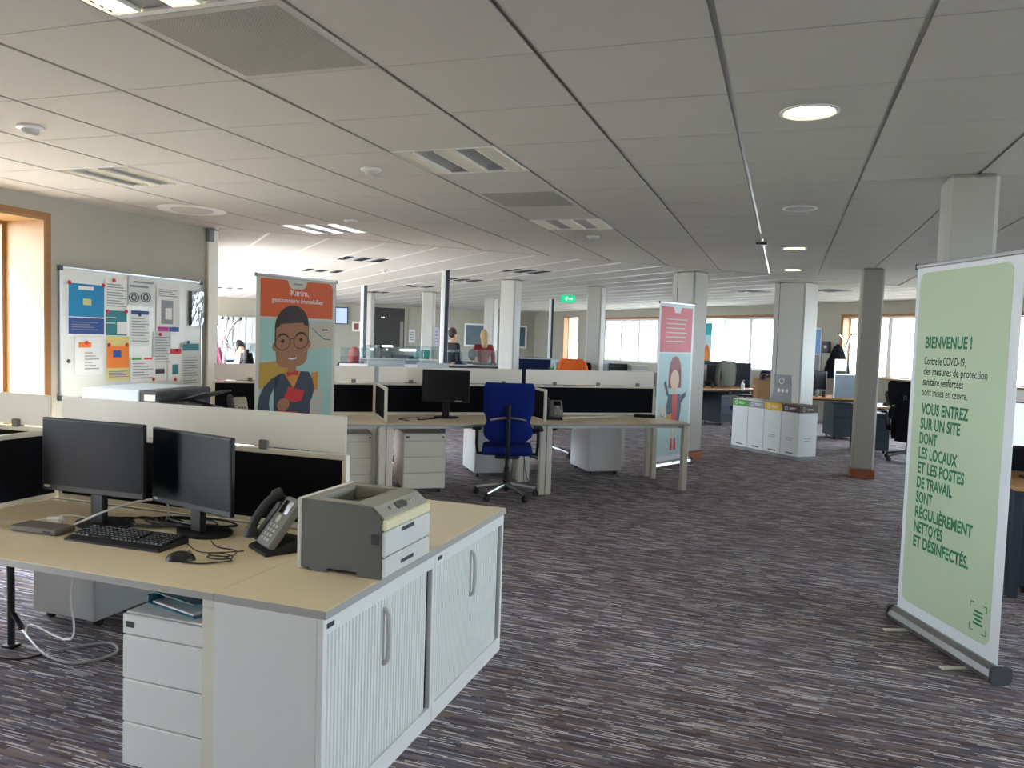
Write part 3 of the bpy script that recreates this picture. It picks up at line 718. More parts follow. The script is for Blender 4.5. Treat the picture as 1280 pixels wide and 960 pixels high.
# mouse and its wound cable
ms = thing('computer_mouse', 'small black mouse right of the keyboard', 'mouse', (-2.03, 2.275, DH), math.radians(-62))
t = MB().ell((0, 0, 0), .03, .053, .034, 16, 10); t.v = [(x, y, max(z, 0)) for x, y, z in t.v]; t.build('shell', BLK, ms)
MB().lathe([(0, -.004), (.009, -.004), (.009, .004), (0, .004)], 12, (0, .028, .026), 'X').build('scroll_wheel', MGREY, ms)
pts = [(-2.0, 2.245, DH+.004), (-1.94, 2.255, DH+.004), (-1.90, 2.275, DH+.005)]
for k in range(22):
    a = k*PI/5.5; pts.append((-1.905+.05*math.cos(a)+.002*k*.3, 2.325+.026*math.sin(a), DH+.006+.001*k))
pts += [(-1.88, 2.38, DH+.012), (-1.93, 2.45, DH+.004), (-2.02, 2.46, DH+.004), (-2.10, 2.52, DH+.004)]
cable('black mouse cable wound in a small bundle beside the desk phone', pts, .0026, BLK)
cable('thin black cable running from the keyboard towards the mouse', [(-2.17, 2.46, DH+.004), (-2.08, 2.40, DH+.003), (-2.02, 2.38, DH+.003), (-1.96, 2.41, DH+.003), (-1.9, 2.46, DH+.003)], .002, BLK)
# docking station, cables behind the keyboard
dk = thing('docking_station', 'flat grey docking station at the left of the keyboard', 'docking station', (-2.80, 2.365, DH), math.radians(3))
MB().bbox(-.115, .115, -.05, .05, .003, .026, .004).build('case', mat('dock_grey', '6f6a66', .45), dk)
for x in (-.09, .09): MB().box(x-.012, x+.012, -.04, .04, 0, .003).build('rubber_foot', BLK, dk)
MB().box(.05, .09, -.0505, -.0495, .01, .018).build('port', BLK, dk)
cable('white network cable arching from behind the docking station', [(-2.73, 2.42, DH+.012), (-2.70, 2.45, DH+.03), (-2.62, 2.52, DH+.075), (-2.52, 2.60, DH+.11), (-2.46, 2.66, DH+.10), (-2.46, 2.68, DH+.05), (-2.48, 2.69, DH+.006)], .0045, PAPER)
cable('white power cable lying at the left edge of the foreground desk', [(-3.12, 2.40, DH+.005), (-2.98, 2.43, DH+.005), (-2.90, 2.47, DH+.02), (-2.84, 2.52, DH+.03), (-2.76, 2.56, DH+.015), (-2.66, 2.60, DH+.005)], .0042, PAPER)
pw = thing('power_adapter', 'white plug adapter behind the docking station', 'adapter', (-2.86, 2.47, DH), .5); MB().bbox(-.03, .03, -.022, .022, 0, .034, .008).build('body', PAPER, pw); MB().cyl((.03, 0, .017), (.05, 0, .017), .006, n=8).build('strain_relief', PAPG, pw)
lab_c = ['behind the keyboard under the left monitor', 'looping under the gap between both monitors', 'snaking behind the docking station', 'curling beside the right monitor foot', 'rising to the left monitor']
for k in range(5):
    rr = random.Random(k); cx, cy = (-2.55+.07*k, 2.63+.01*k); pp = []
    for q in range(9): a = q*1.1+k; pp.append((cx+(.13+.05*rr.random())*math.cos(a), cy+(.045+.03*rr.random())*math.sin(a), DH+.006+.006*k+.004*rr.random()))
    cable('tangled black cable '+lab_c[k], pp, .0038, BLK, 'tangled monitor cables')
desk_phone('grey desk telephone beside the laser printer', (-1.80, 2.56, DH), math.radians(-32))
# laser printer: front faces +x
pr = thing('laser_printer', 'grey and white laser printer on the cabinet top', 'printer', (-1.60, 2.365, DH), 0)
PW, PD = .345, .36                                 # along x, along y
def pprism(poly, y0, y1, name, m, par=pr): return MB().prism(poly, y1-y0, (0, y0, 0), (1, 0, 0), (0, 0, 1), (0, 1, 0)).build(name, m, par)
side = [(.016, .012), (.05, .012), (.05, .0), (.12, .0), (.12, .016), (.24, .016), (.24, 0), (PW-.012, 0), (PW-.012, .205), (PW-.06, .247), (.016, .252)]
pprism(side, 0, .012, 'side_panel', PRND); pprism(side, PD-.012, PD, 'side_panel', PRND)
MB().bbox(0, .016, -.004, PD+.004, .004, .256, .004).build('rear_panel', PRNW, pr)
pprism([(.016, .016), (PW-.012, .016), (PW-.012, .195), (.016, .195)], .012, PD-.012, 'core', PRND)
tp = MB().box(.016, .235, .012, .05, .195, .252).box(.016, .235, PD-.05, PD-.012, .195, .252).box(.016, .05, .05, PD-.05, .195, .252)
tp.add([(.235, .012, .195), (.235, PD-.012, .195), (.235, PD-.012, .252), (.235, .012, .252), (.20, .05, .195), (.20, PD-.05, .195), (.20, PD-.05, .245), (.20, .05, .245)], [(0, 1, 2, 3), (4, 7, 6, 5), (3, 2, 6, 7)])
tag(tp.build('top_cover', PRNB, pr), kind='stuff')
MB().add([(.05, .05, .198), (.20, .05, .232), (.20, PD-.05, .232), (.05, PD-.05, .198), (.05, .05, .195), (.20, .05, .195), (.20, PD-.05, .195), (.05, PD-.05, .195)], [(0, 1, 2, 3), (0, 4, 5, 1), (2, 6, 7, 3)]).build('output_tray', DGREY, pr)
cp = pprism([(.235, .195), (PW-.008, .195), (PW-.008, .212), (PW-.05, .246), (.235, .253)], .012, PD-.012, 'control_panel', PRNB)
mtx = Matrix.Translation((.317, .17, .231)) @ Matrix.Rotation(math.radians(39), 4, 'Y')
MB().bbox(-.015, .015, -.035, .035, -.001, .002, .001, 1, mtx).build('display', mat('printer_display', '5a6058', .3), cp)
for k, y in enumerate((-.075, -.055, .055, .075, .095)): MB().bbox(-.006, .006, y-.007, y+.007, -.001, .003, .001, 1, mtx).build('button', LGREY, cp)
MB().bbox(PW-.012, PW+.004, 0, PD, .168, .208, .006).build('ivory_bezel', PRNY, pr)
fd = MB().bbox(PW-.012, PW+.003, 0, PD, .078, .166, .005).build('front_door', PRNW, pr)
MB().bbox(PW+.0025, PW+.0045, .12, .22, .145, .160, .001).build('grip', DGREY, fd)
td = MB().bbox(PW-.012, PW+.003, 0, PD, .006, .075, .005).build('paper_tray', PRNW, pr)
MB().bbox(PW+.0025, PW+.0045, .12, .22, .03, .044, .001).build('grip', DGREY, td)
MB().box(PW-.05, PW-.02, -.0015, .0005, .12, .155).build('side_latch', DGREY, pr)
# floor cables and the black strut under the left end of the desk
p = at(14, 808, 0)
st = thing('black_trestle', 'black metal strut standing on the carpet at the left edge', 'stand', (p.x, p.y, 0))
MB().tube([(0, 0, .012), (-.05, .04, .30), (-.09, .06, .64)], [.016, .017, .018], 8).build('strut', BLK, st)
MB().tube([(-.022, .02, .16), (.04, .02, .10), (.04, .02, .085)], .013, 8).build('bracket', BLK, st)
MB().bbox(-.03, .03, -.03, .03, 0, .012, .003).build('foot', BLK, st)
fp = lambda l, z=.006: [at(x, y, z) for x, y in l]
cable('grey white cable lying in a loop on the carpet under the desk', fp([(20, 778), (38, 800), (55, 817), (85, 828), (115, 826), (140, 818), (147, 811), (138, 804), (112, 806), (72, 813)], .008), .0065, LGREY)
a = at(38, 790, .01); cable('thin white cable hanging from the foreground desk edge to the carpet', [(-2.55, 2.30, .69), (-2.60, 2.32, .5), (-2.75, 2.45, .25), (a.x, a.y, .05), (a.x+.03, a.y-.05, .006)], .004, PAPER)
cable('thin black cable lying on the carpet beside the strut', fp([(0, 822), (22, 824), (45, 820), (56, 816)], .004), .004, BLK)
# ------------------------------------------------------------------ wall items: whiteboard, papers, magnets
WBX = XL+.004
wbd = thing('whiteboard', 'wide whiteboard on the left wall covered with notices', 'whiteboard', (WBX, 5.52, .97), PI/2)
WW, WH = 1.58, 1.03                               # local x runs along +Y of the room, local -y faces the room
MB().box(-WW/2, WW/2, -.014, 0, 0, WH).build('writing_surface', mat('board_white', 'dcdcd2', .25, var=.02), wbd)
for q in ((-WW/2-.01, WW/2+.01, WH, WH+.012), (-WW/2-.01, WW/2+.01, -.012, 0)): MB().box(q[0], q[1], -.02, 0, q[2], q[3]).build('frame_bar', ALU, wbd)
for q in ((-WW/2-.01, -WW/2), (WW/2, WW/2+.01)): MB().box(q[0], q[1], -.02, 0, 0, WH).build('frame_bar', ALU, wbd)
for sx in (-1, 1):
    for z in (0, WH): MB().bbox(sx*WW/2-.02, sx*WW/2+.02, -.024, .0, z-.02, z+.02, .004).build('corner_cap', DGREY, wbd)
MB().bbox(-.5, .5, -.06, -.0145, -.008, .004, .003).build('pen_tray', ALU, wbd)
# board picture mapping: pixels of the close view [60..280] x [330..495] at scale 5.82 -> board metres
def bu(X): return -WW/2+(X-105)/(1108-105)*WW
def bv(X, Y):
    top = 40+(X-105)*(140-40)/(1003); bot = 950+(X-105)*(890-950)/1003
    return WH*(1-(Y-top)/(bot-top))
def brect(X0, Y0, X1, Y1): return bu(X0), bu(X1), bv((X0+X1)/2, Y1), bv((X0+X1)/2, Y0)
lay = [0]
def notice(label, R, base=PAPER, blocks=(), lines=None, name='notice'):
    x0, x1, z0, z1 = brect(*R); lay[0] += 1; y = -.0155-.0008*lay[0]
    e = thing(name, label, 'paper notice', (WBX-y, 5.52+(x0+x1)/2, .97+z0), PI/2, 'notices on the whiteboard'); w, h = x1-x0, z1-z0
    MB().box(-w/2, w/2, -.0004, .0004, 0, h).build('sheet', base, e)
    for bi, (nm, mt, a, b, c, d) in enumerate(blocks): MB().box(-w/2+a*w, -w/2+b*w, -.0009-.0006*bi, -.0004, c*h, d*h).build(nm, mt, e)
    if lines:
        m = MB(); a, b, c, d, n = lines
        for k in range(n): z = (c+(d-c)*(k+.5)/n)*h; m.box(-w/2+a*w, -w/2+(b-.12*((k*7) % 3))*w, -.0044, -.0004, z-.0035, z+.0035)
        tag(m.build('print_lines', INK, e), kind='stuff')
    return e
notice('blue poster with white round emblem, top left of the whiteboard', (143, 140, 378, 515), PAPER, (('blue_print', BLUEP, .03, .97, .36, .97), ('deep_blue_print', DBLUEP, .03, .97, .04, .34), ('title_block', PAPER, .28, .68, .86, .93), ('emblem', YELP, .40, .62, .58, .70)), (.1, .8, .1, .28, 4))
notice('tall white typed sheet right of the blue poster', (375, 110, 525, 335), PAPER, (), (.1, .95, .1, .85, 9))
notice('petrol blue chart below the typed sheet', (378, 325, 528, 520), PAPER, (('petrol_print', PETP, .03, .97, .05, .95), ('white_cell', PAPER, .52, .97, .1, .55), ('white_bar', PAPER, .03, .45, .68, .71), ('white_bar', PAPER, .03, .45, .48, .51)))
notice('white sheet with blue top band at the middle of the whiteboard', (550, 330, 690, 585), PAPER, (('blue_band', DBLUEP, .03, .95, .88, .98),), (.06, .95, .1, .8, 9))
notice('pale sheet with orange emblem, lower left of the whiteboard', (185, 520, 362, 788), PAPER, (('orange_emblem', PORP, .14, .58, .72, .86),), (.35, .85, .12, .62, 6))
notice('orange and yellow notice, lower left middle of the whiteboard', (385, 515, 540, 828), YELP, (('orange_print', PORP, .02, .98, .28, .78), ('flower_print', DBLUEP, .28, .64, .52, .68)), (.1, .95, .06, .22, 4))
notice('poster with a photograph and magenta footer at the right of the whiteboard', (738, 155, 920, 490), PAPER, (('photograph', GRYB, .2, .72, .18, .68), ('badge_photo', PAPER, .38, .66, .28, .52), ('magenta_band', MAGP, .05, .52, .02, .12), ('violet_band', DBLUEP, .54, .98, .02, .12)), (.1, .9, .75, .92, 4))
notice('typed pale sheet below the photograph poster', (715, 485, 850, 728), PAPG, (), (.1, .95, .08, .88, 10))
notice('wide sheet with green and red headings at the bottom of the whiteboard', (550, 665, 818, 838), PAPER, (('green_heading', GRNP, .03, .28, .9, .97), ('red_heading', REDP, .36, .58, .9, .97), ('dark_picture', DGREY, .68, .94, .3, .5)), (.05, .6, .1, .8, 6))
notice('white sheet with red heading and round emblem', (830, 600, 942, 835), PAPER, (('red_heading', REDP, .12, .95, .82, .98), ('round_emblem', PETP, .3, .75, .2, .5)))
notice('large sheet with turquoise heading at the right bottom of the whiteboard', (940, 565, 1090, 885), PAPG, (('turquoise_heading', PETP, .05, .97, .83, .98),), (.1, .95, .08, .7, 11))
notice('faint eye drawing sheet at the top middle of the whiteboard', (530, 100, 715, 300), PAPG, (('heading_line', INK, .22, .98, .80, .86), ('heading_line', INK, .05, .78, .64, .71)), None)
for X in (566, 652):
    ex, ez = bu(X), bv(X, 240); m = MB()
    m.tube([(x, 0, z) for x, z in circ(0, 0, .055, .04, 18)], .003, 5, True); m.tube([(x, 0, z) for x, z in circ(0, 0, .025, .025, 14)], .004, 5, True)
    o = tag(m.build('eye_drawing', INKD), 'dark drawn eye on the whiteboard, %s one' % ('left' if X < 600 else 'right'), 'drawing', 'drawn eyes', 'stuff'); o.location = (WBX+.0305, 5.52+ex, .97+ez); o.rotation_euler = (0, 0, PI/2)
sl = brect(998, 200, 1112, 440); lay[0] += 1
bg_ = thing('plastic_sleeve', 'shiny plastic sleeve with dark sheet at the right end of the whiteboard', 'plastic sleeve', (WBX+.03, 5.52+(sl[0]+sl[1])/2, .97+sl[2]), PI/2)
MB().box(-(sl[1]-sl[0])/2, (sl[1]-sl[0])/2, -.004, .004, 0, sl[3]-sl[2]).build('dark_sheet', DGREY, bg_)
m = MB(); n = 9; w_ = sl[1]-sl[0]; h_ = sl[3]-sl[2]; rr = random.Random(3); vs = [(-w_/2+.02+(w_-.02)*i/n, -.009-.006*rr.random(), h_*j/n) for j in range(n+1) for i in range(n+1)]
m.add(vs, [(j*(n+1)+i, j*(n+1)+i+1, (j+1)*(n+1)+i+1, (j+1)*(n+1)+i) for j in range(n) for i in range(n)]); m.build('crumpled_film', mat('silver_film', 'c4c8d0', .12, .55, var=.05), bg_)
mg_lab = ['left corner of the blue poster', 'right corner of the blue poster', 'top of the typed sheet', 'left corner of the petrol chart', 'right corner of the petrol chart', 'blue banded sheet', 'orange emblem', 'left corner of the orange notice', 'right corner of the orange notice', 'bare lower left of the board', 'sheet below the photograph', 'red headed sheet top', 'turquoise heading', 'bottom edge of the wide sheet', 'bottom of the round emblem sheet']
for k, (X, Y) in enumerate(((148, 140), (358, 158), (428, 122), (385, 340), (512, 340), (607, 362), (252, 560), (396, 576), (517, 576), (143, 690), (764, 503), (905, 617), (990, 560), (712, 823), (884, 825))):
    o = tag(MB().lathe([(0, 0), (.016, 0), (.016, .006), (.012, .010), (0, .010)], 14, (0, 0, 0), 'X').build('magnet', REDP if k not in (9, 12, 5) else DGREY), 'small round magnet on the '+mg_lab[k], 'magnet', 'magnets on the whiteboard')
    o.location = (WBX+.0295, 5.52+bu(X), .97+bv(X, Y))
# photocopier by the left wall
pc = thing('photocopier', 'dark and pale photocopier in front of the whiteboard', 'photocopier', (-4.55, 4.75, 0), math.radians(8))
PCW = mat('copier_pale', 'cfdbe2', .4, var=.02)
MB().bbox(-.30, .30, -.32, .34, .05, .86, .01).build('body', LGREY, pc)
for k in range(3): MB().bbox(-.27, .27, -.335, -.31, .09+k*.2, .27+k*.2, .006).build('paper_drawer', PCW, pc)
MB().bbox(-.31, .16, -.33, .34, .97, 1.105, .014, 2).build('document_feeder', PCW, pc)
MB().bbox(.16, .31, -.33, .34, .96, 1.10, .012).build('feeder_end', DGREY, pc)
MB().bbox(-.30, .30, -.32, .34, .86, .962, .008).build('scanner', DGREY, pc)
MB().obox((.43, .02, 1.05), .30, .36, .014, 0, math.radians(-16), b=.004).build('output_wing', DGREY, pc)
MB().obox((.46, -.14, 1.0), .36, .30, .016, 0, math.radians(10), b=.004).build('control_panel', BLK, pc)
MB().obox((.46, -.16, 1.0105), .12, .10, .004, 0, math.radians(10)).build('touch_display', MGREY, pc)
MB().box(.20, .29, -.333, -.329, 1.03, 1.075).build('sticker', PAPER, pc)
for x in (-.25, .25):
    for y in (-.26, .28): MB().lathe([(0, -.015), (.025, -.015), (.025, .015), (0, .015)], 12, (x, y, .0255), 'X').build('caster', BLK, pc)
# ------------------------------------------------------------------ middle desk row (turned 36 degrees)
TH = math.radians(36); U2 = Vector((math.cos(TH), math.sin(TH), 0)); N2 = Vector((-math.sin(TH), math.cos(TH), 0)); O2 = Vector((-2.2, 7.52, 0))
def L2(a, n, z=0): return O2+U2*a+N2*n+Vector((0, 0, z))
row = ['desk behind the orange banner', 'desk with the blue chair', 'desk beside the pink banner']
for k, a in enumerate((-3.2, -1.6, 0)):
    desk('maple topped middle row '+row[k], L2(a, 0), TH, group='middle row desks')
    desk('opposite desk across the screen from the '+row[k], L2(a+1.6, 1.66), TH+PI, group='middle row desks')
    screen('black screen with white acrylic top, '+row[k], L2(a+.012, .83), TH, 1.576, acr=(1.062, 1.225), clips=(.22, .55, .86))
screen('short black divider with cream frame between the left and middle desks', L2(-1.6, .08), TH+PI/2, .72, acr=None)
screen('short black divider with cream frame right of the blue chair', L2(0, .08), TH+PI/2, .72, acr=None)
pedestal('cream pedestal under the middle row desk left of the blue chair', L2(-1.40, .22), TH, CREAM, h=.60)
pedestal('cream pedestal under the left desk near the printer top', L2(-2.12, .2), TH, CREAM, h=.60)
pedestal('white pedestal under the far side of the right middle row desk', L2(1.30, 1.60), TH+PI, WHITE, h=.60)
pedestal('white pedestal behind the blue chair on the far side', L2(-.05, 1.62), TH+PI, WHITE, h=.60)
task_chair('blue fabric task chair seen from behind at the middle desk row', L2(-.42, -.02), math.radians(20))
task_chair('dark blue task chair on the far side of the right middle row desk', L2(.42, 1.85), TH+PI+.5, NAVYF, BLK)
task_chair('dark blue task chair beyond the far side pedestal, pale star base', L2(.95, 2.5), TH+PI-.7, NAVYF, ALU)
task_chair('dark blue task chair on the far side behind the cream pedestal', L2(-.95, 2.0), TH+PI+.3, NAVYF, BLK)
monitor('black monitor switched off on the middle row desk', L2(-.93, .52, DH), math.radians(14), .49, .33, .165, BLKG, sticker=(.10, .17))
desk_phone('dark desk telephone on the right middle row desk', L2(.22, .45, DH), math.radians(25))
desk_phone('pale screen telephone on the left desk near the wall end', L2(-2.95, .5, DH), math.radians(50), True)
cable('black cable loops lying on the middle row desk', [L2(-1.35, .25, DH+.004), L2(-1.42, .42, DH+.004), L2(-1.2, .5, DH+.004), L2(-1.25, .3, DH+.006), L2(-1.05, .45, DH+.004), L2(-.9, .6, DH+.004)], .005, BLK)
cable('white cable lying along the right middle row desk', [L2(.35, .5, DH+.004), L2(.7, .62, DH+.004), L2(1.05, .6, DH+.004), L2(1.2, .55, DH+.004)], .005, PAPER)
pwb = thing('power_strip', 'black power strip at the right end of the middle row desk', 'power strip', L2(1.36, .6, DH), TH-.5); MB().bbox(-.12, .12, -.022, .022, 0, .035, .005).build('case', BLK, pwb)
for x in (-.07, 0, .07): MB().lathe([(0, 0), (.016, 0), (.016, .002), (0, .002)], 14, (x, 0, .035)).build('socket', DGREY, pwb)
cable('black cable hanging to the carpet beside the blue chair', [L2(-.05, .5, .68), L2(-.08, .5, .4), L2(-.1, .3, .12), L2(.0, .35, .008), L2(.2, .45, .006)], .005, BLK)
PALEM = mat('window_lit_monitor', 'c3d3e0', .35, var=.03)  # pale blue holds the window light caught by the monitors
monitor('pale window-lit monitor beyond the gap in the acrylic tops', L2(-1.42, 1.45, DH), TH+.05, .42, .33, .22, PALEM, PALEM)
monitor('second pale monitor beyond the white acrylic, left of the power pole', L2(-.88, 1.50, DH), TH+.1, .38, .30, .23, PALEM, LGREY)
# ------------------------------------------------------------------ roll-up banners
def rollup(label, P0, P1, H, border=BANW, dark_end=False):
    d = Vector((P1[0]-P0[0], P1[1]-P0[1])); W = d.length
    e = thing('rollup_banner', label, 'banner', ((P0[0]+P1[0])/2, (P0[1]+P1[1])/2, 0), math.atan2(d.y, d.x), 'roll-up banners')
    e['w'] = W
    MB().prism([(-.045, .012), (.045, .012), (.05, .035), (.04, .065), (.012, .086), (-.012, .086), (-.04, .065), (-.05, .035)], W+.02, (-W/2-.01, 0, 0), (0, 1, 0), (0, 0, 1), (1, 0, 0)).build('cassette', ALU, e)
    for s in (-1, 1):
        MB().prism(rrect(-.052, .052, .004, .088, .022, 4), .02, (s*(W/2+.02)-.01, 0, 0), (0, 1, 0), (0, 0, 1), (1, 0, 0)).build('end_cap', DGREY, e)
        MB().bbox(s*W*.3-.018, s*W*.3+.018, -.17, .17, 0, .010, .003).build('foot', PAPER, e)
    MB().box(-W/2+.005, W/2-.005, -.002, .001, .083, H-.01).build('sheet', border, e)
    MB().bbox(-W/2, W/2, -.010, .010, H-.022, H, .004).build('top_rail', ALU, e)
    for s in (-1, 1): MB().box(s*W/2-.004, s*W/2+.004, -.011, .011, H-.026, H+.003).build('rail_cap', DGREY, e)
    MB().cyl((0, .025, .09), (0, .012, H-.02), .008, n=8).build('support_pole', ALU, e)
    return e, W
PL = [0]
def art(e, name, m, poly, lv): return MB().prism(poly, -.0005, (0, -.0022-.0006*lv, 0)).build(name, m, e)
def stroke(e, name, m, pts, w, lv):
    q = MB()
    for (x0, z0), (x1, z1) in zip(pts, pts[1:]):
        L = math.hypot(x1-x0, z1-z0) or 1; nx, nz = -(z1-z0)/L*w/2, (x1-x0)/L*w/2
        q.add([(x0+nx, 0, z0+nz), (x0-nx, 0, z0-nz), (x1-nx, 0, z1-nz), (x1+nx, 0, z1+nz)], [(0, 1, 2, 3)])
    o = q.build(name, m, e); o.location = (0, -.0026-.0006*lv, 0); return tag(o, kind='stuff')
def fit_text(e, s, x, z, w, size, m, bold=0, name='lettering'):
    o = text_obj(name, s, size, m, e, x, z, -.0042, 1, bold); xs = [v.co.x for v in o.data.vertices]; k = w/max(1e-6, max(xs)-min(xs)); x0 = min(xs)
    for v in o.data.vertices: v.co.x = (v.co.x-x0)*k
    return o
# green welcome banner
HB = 2.045
e, W = rollup('pale green welcome roll-up banner with French lettering', (.685, 4.985), (1.025, 4.215), HB)
art(e, 'green_print', GREENP, rrect(-W/2+.04, W/2-.07, .145, HB-.05, .05, 6), 1)
tx = lambda t: -W/2+.03+t*(W-.04)
def gz(y): return (778-y)/448*2.04
for s, y, t1, sz, mt, bo in (('BIENVENUE !', 431, .60, .086, GRTXT, .0028), ('Contre le COVID-19,', 451, .55, .060, INKD, .0004), ('des mesures de protection', 463.5, .76, .060, INKD, .0004), ('sanitaire renforc\u00e9es', 476, .54, .060, INKD, .0004), ('sont mises en \u0153uvre.', 488.5, .59, .060, INKD, 0),
                             ('VOUS ENTREZ', 511, .61, .086, GRTXT, .0028), ('SUR UN SITE', 529, .54, .086, GRTXT, .0028), ('DONT', 547, .31, .086, GRTXT, .0028), ('LES LOCAUX', 565, .53, .086, GRTXT, .0028), ('ET LES POSTES', 583, .61, .086, GRTXT, .0028),
                             ('DE TRAVAIL', 601, .50, .086, GRTXT, .0028), ('SONT', 619, .30, .086, GRTXT, .0028), ('R\u00c9GULI\u00c8REMENT', 637.5, .72, .086, GRTXT, .0028), ('NETTOY\u00c9S', 655.5, .43, .086, GRTXT, .0028), ('ET D\u00c9SINFECT\u00c9S.', 673.5, .70, .086, GRTXT, .0028)):
    fit_text(e, s, tx(.115), gz(y), (t1-.115)*(W-.04), sz, mt, bo)
cx, cz = W/2-.155, .26
for sx in (-1, 1):
    for sz in (-1, 1): stroke(e, 'corner_bracket', GRTXT, [(cx+sx*.03, cz+sz*.07), (cx+sx*.06, cz+sz*.07), (cx+sx*.06, cz+sz*.04)], .005, 2)
for k, w in enumerate((.03, .034, .026, .036)): stroke(e, 'emblem_line', GRTXT, [(cx-w, cz+.03-.02*k), (cx+w, cz+.03-.02*k)], .011, 2)
# orange banner with the cartoon man
HK = 2.02
KBW = mat('banner_offwhite', 'd5d2c4', .55, var=.02)
e, W = rollup('orange topped roll-up banner with a cartoon man in glasses', (-4.05, 5.35), (-3.80, 6.15), HK, KBW)
def kk(X, Y):                                     # close view pixels -> banner metres
    px = 320+X/7.68; py = 400+Y/7.68; u = (px-323)/100*W; v = (py-341-.1*(px-323))/147
    return (-W/2+u, HK-v)
def kp(pts): return [kk(*p) for p in pts]
def karc(cx, cy, rx, ry, a0=0, a1=2*PI, n=24): return [kk(cx+rx*math.cos(a), cy+ry*math.sin(a)) for a in [a0+(a1-a0)*i/(n-1) for i in range(n)]]
zo0, zo1 = HK-.345, HK-.035
art(e, 'orange_print', ORANGE, [(-W/2+.045, zo0), (W/2-.04, zo0), (W/2-.04, zo1-.05), (W/2-.055, zo1-.015), (W/2-.09, zo1), (.10, zo1), (.075, zo1-.055), (.05, zo1-.07), (-.06, zo1-.07), (-.085, zo1-.055), (-.11, zo1), (-W/2+.045, zo1)], 1)
art(e, 'aqua_print', AQUA, [(-W/2+.045, .16), (W/2-.04, .16), (W/2-.04, zo0-.02), (-W/2+.045, zo0-.02)], 1)
fit_text(e, 'Karim,', -.075, HK-.160, .19, .075, PAPER, .0008); fit_text(e, 'gestionnaire immobilier', -.265, HK-.222, .54, .055, PAPER, .0006)
stroke(e, 'emblem_line', INK, [(-.05, zo1-.03), (.045, zo1-.03)], .012, 2)
art(e, 'chart_print', BEIGP, kp([(515, 30), (765, 40), (765, 292), (520, 292)]), 2)
stroke(e, 'chart_line', PETP, kp([(550, 85), (610, 145), (670, 200), (735, 212)]), .008, 3)
art(e, 'chart_block', NAVYP, kp([(650, 100), (710, 105), (710, 118), (650, 115)]), 3)
art(e, 'mustard_print', MUSTP, kp([(60, 372), (330, 372), (330, 610), (60, 610)]), 2)
art(e, 'binder_print', AMBP, kp([(550, 515), (615, 515), (615, 690), (550, 690)]), 2)
for k in range(3): art(e, 'shelf_print', BEIGP, kp([(530, 700+k*85), (665, 700+k*85), (665, 765+k*85), (530, 765+k*85)]), 2)
art(e, 'ear_print', SKINP, karc(197, 235, 22, 42), 3); art(e, 'ear_print', SKINP, karc(517, 235, 20, 42), 3)
art(e, 'neck_print', SKINP, kp([(318, 400), (400, 400), (400, 520), (318, 520)]), 3)
art(e, 'hair_print', HAIRP, karc(355, 60, 160, 205, PI, 2*PI, 20)+kp([(515, 225), (195, 225)]), 4)
art(e, 'face_print', SKINP, kp([(208, 60), (240, 50), (250, 25), (460, 25), (470, 50), (508, 60), (512, 260), (500, 380), (470, 425), (420, 440), (290, 440), (240, 425), (212, 380), (202, 260)]), 5)
for cx_ in (268, 440):
    stroke(e, 'glasses_print', HAIRP, karc(cx_, 200, 68, 72), .007, 6)
    art(e, 'eye_print', HAIRP, karc(cx_, 188, 17, 18), 6)
    stroke(e, 'eyebrow_print', HAIRP, karc(cx_, 160, 45, 40, PI*1.1, PI*1.9, 10), .016, 6)
stroke(e, 'glasses_bridge', HAIRP, kp([(335, 180), (354, 168), (373, 180)]), .007, 6)
stroke(e, 'mouth_print', PAPER, kp([(325, 358), (360, 366), (400, 358)]), .010, 6)
art(e, 'jacket_print', NAVYP, kp([(250, 493), (460, 493), (520, 505), (560, 580), (578, 680), (555, 770), (538, 800), (538, 1400), (190, 1400), (195, 600), (205, 530)]), 6)
art(e, 'sleeve_print', NAVYP, kp([(250, 493), (170, 530), (100, 600), (60, 690), (50, 780), (65, 880), (165, 880), (150, 760), (160, 690), (195, 620), (230, 590)]), 6)
art(e, 'shirt_print', AMBP, kp([(285, 495), (440, 495), (375, 650)]), 7)
art(e, 'bow_tie_print', REDP, kp([(308, 480), (360, 492), (418, 480), (418, 528), (360, 515), (308, 528)]), 8)
art(e, 'red_folder_print', REDP, kp([(330, 625), (480, 690), (450, 775), (400, 785), (335, 770), (285, 720)]), 8)
art(e, 'red_folder_print', REDP, kp([(230, 840), (410, 880), (405, 910), (220, 890)]), 8)
art(e, 'hand_print', SKINP, karc(280, 790, 58, 62), 9)
# pink banner by the pillar
HP = 2.07
e, W = rollup('pink topped roll-up banner with a cartoon woman in front of the grey pillar', (-1.47, 9.70), (-1.13, 10.44), HP)
art(e, 'pink_print', PINK, [(-W/2+.04, HP-.62), (W/2-.05, HP-.62), (W/2-.05, HP-.06), (.10, HP-.06), (.07, HP-.13), (-.06, HP-.13), (-.09, HP-.06), (-W/2+.04, HP-.06)], 1)
art(e, 'aqua_print', PAQUA, [(-W/2+.04, .15), (W/2-.05, .15), (W/2-.05, HP-.64), (-W/2+.04, HP-.64)], 1)
for k in range(6): stroke(e, 'text_line', KBW, [(-.26+.01*(k % 2), HP-.21-.055*k), (.24-.03*(k % 3), HP-.21-.055*k)], .014, 2)
z = HP-.71
art(e, 'hair_print', RUSTP, circ(0, z-.13, .135, .17, 20)+[], 2)
art(e, 'hair_print', RUSTP, [(-.14, z-.13), (.14, z-.13), (.15, z-.36), (-.15, z-.36)], 2)
art(e, 'face_print', SKINP2, circ(0, z-.26, .10, .13, 20), 3); art(e, 'neck_print', SKINP2, [(-.03, z-.36), (.03, z-.36), (.03, z-.46), (-.03, z-.46)], 3)
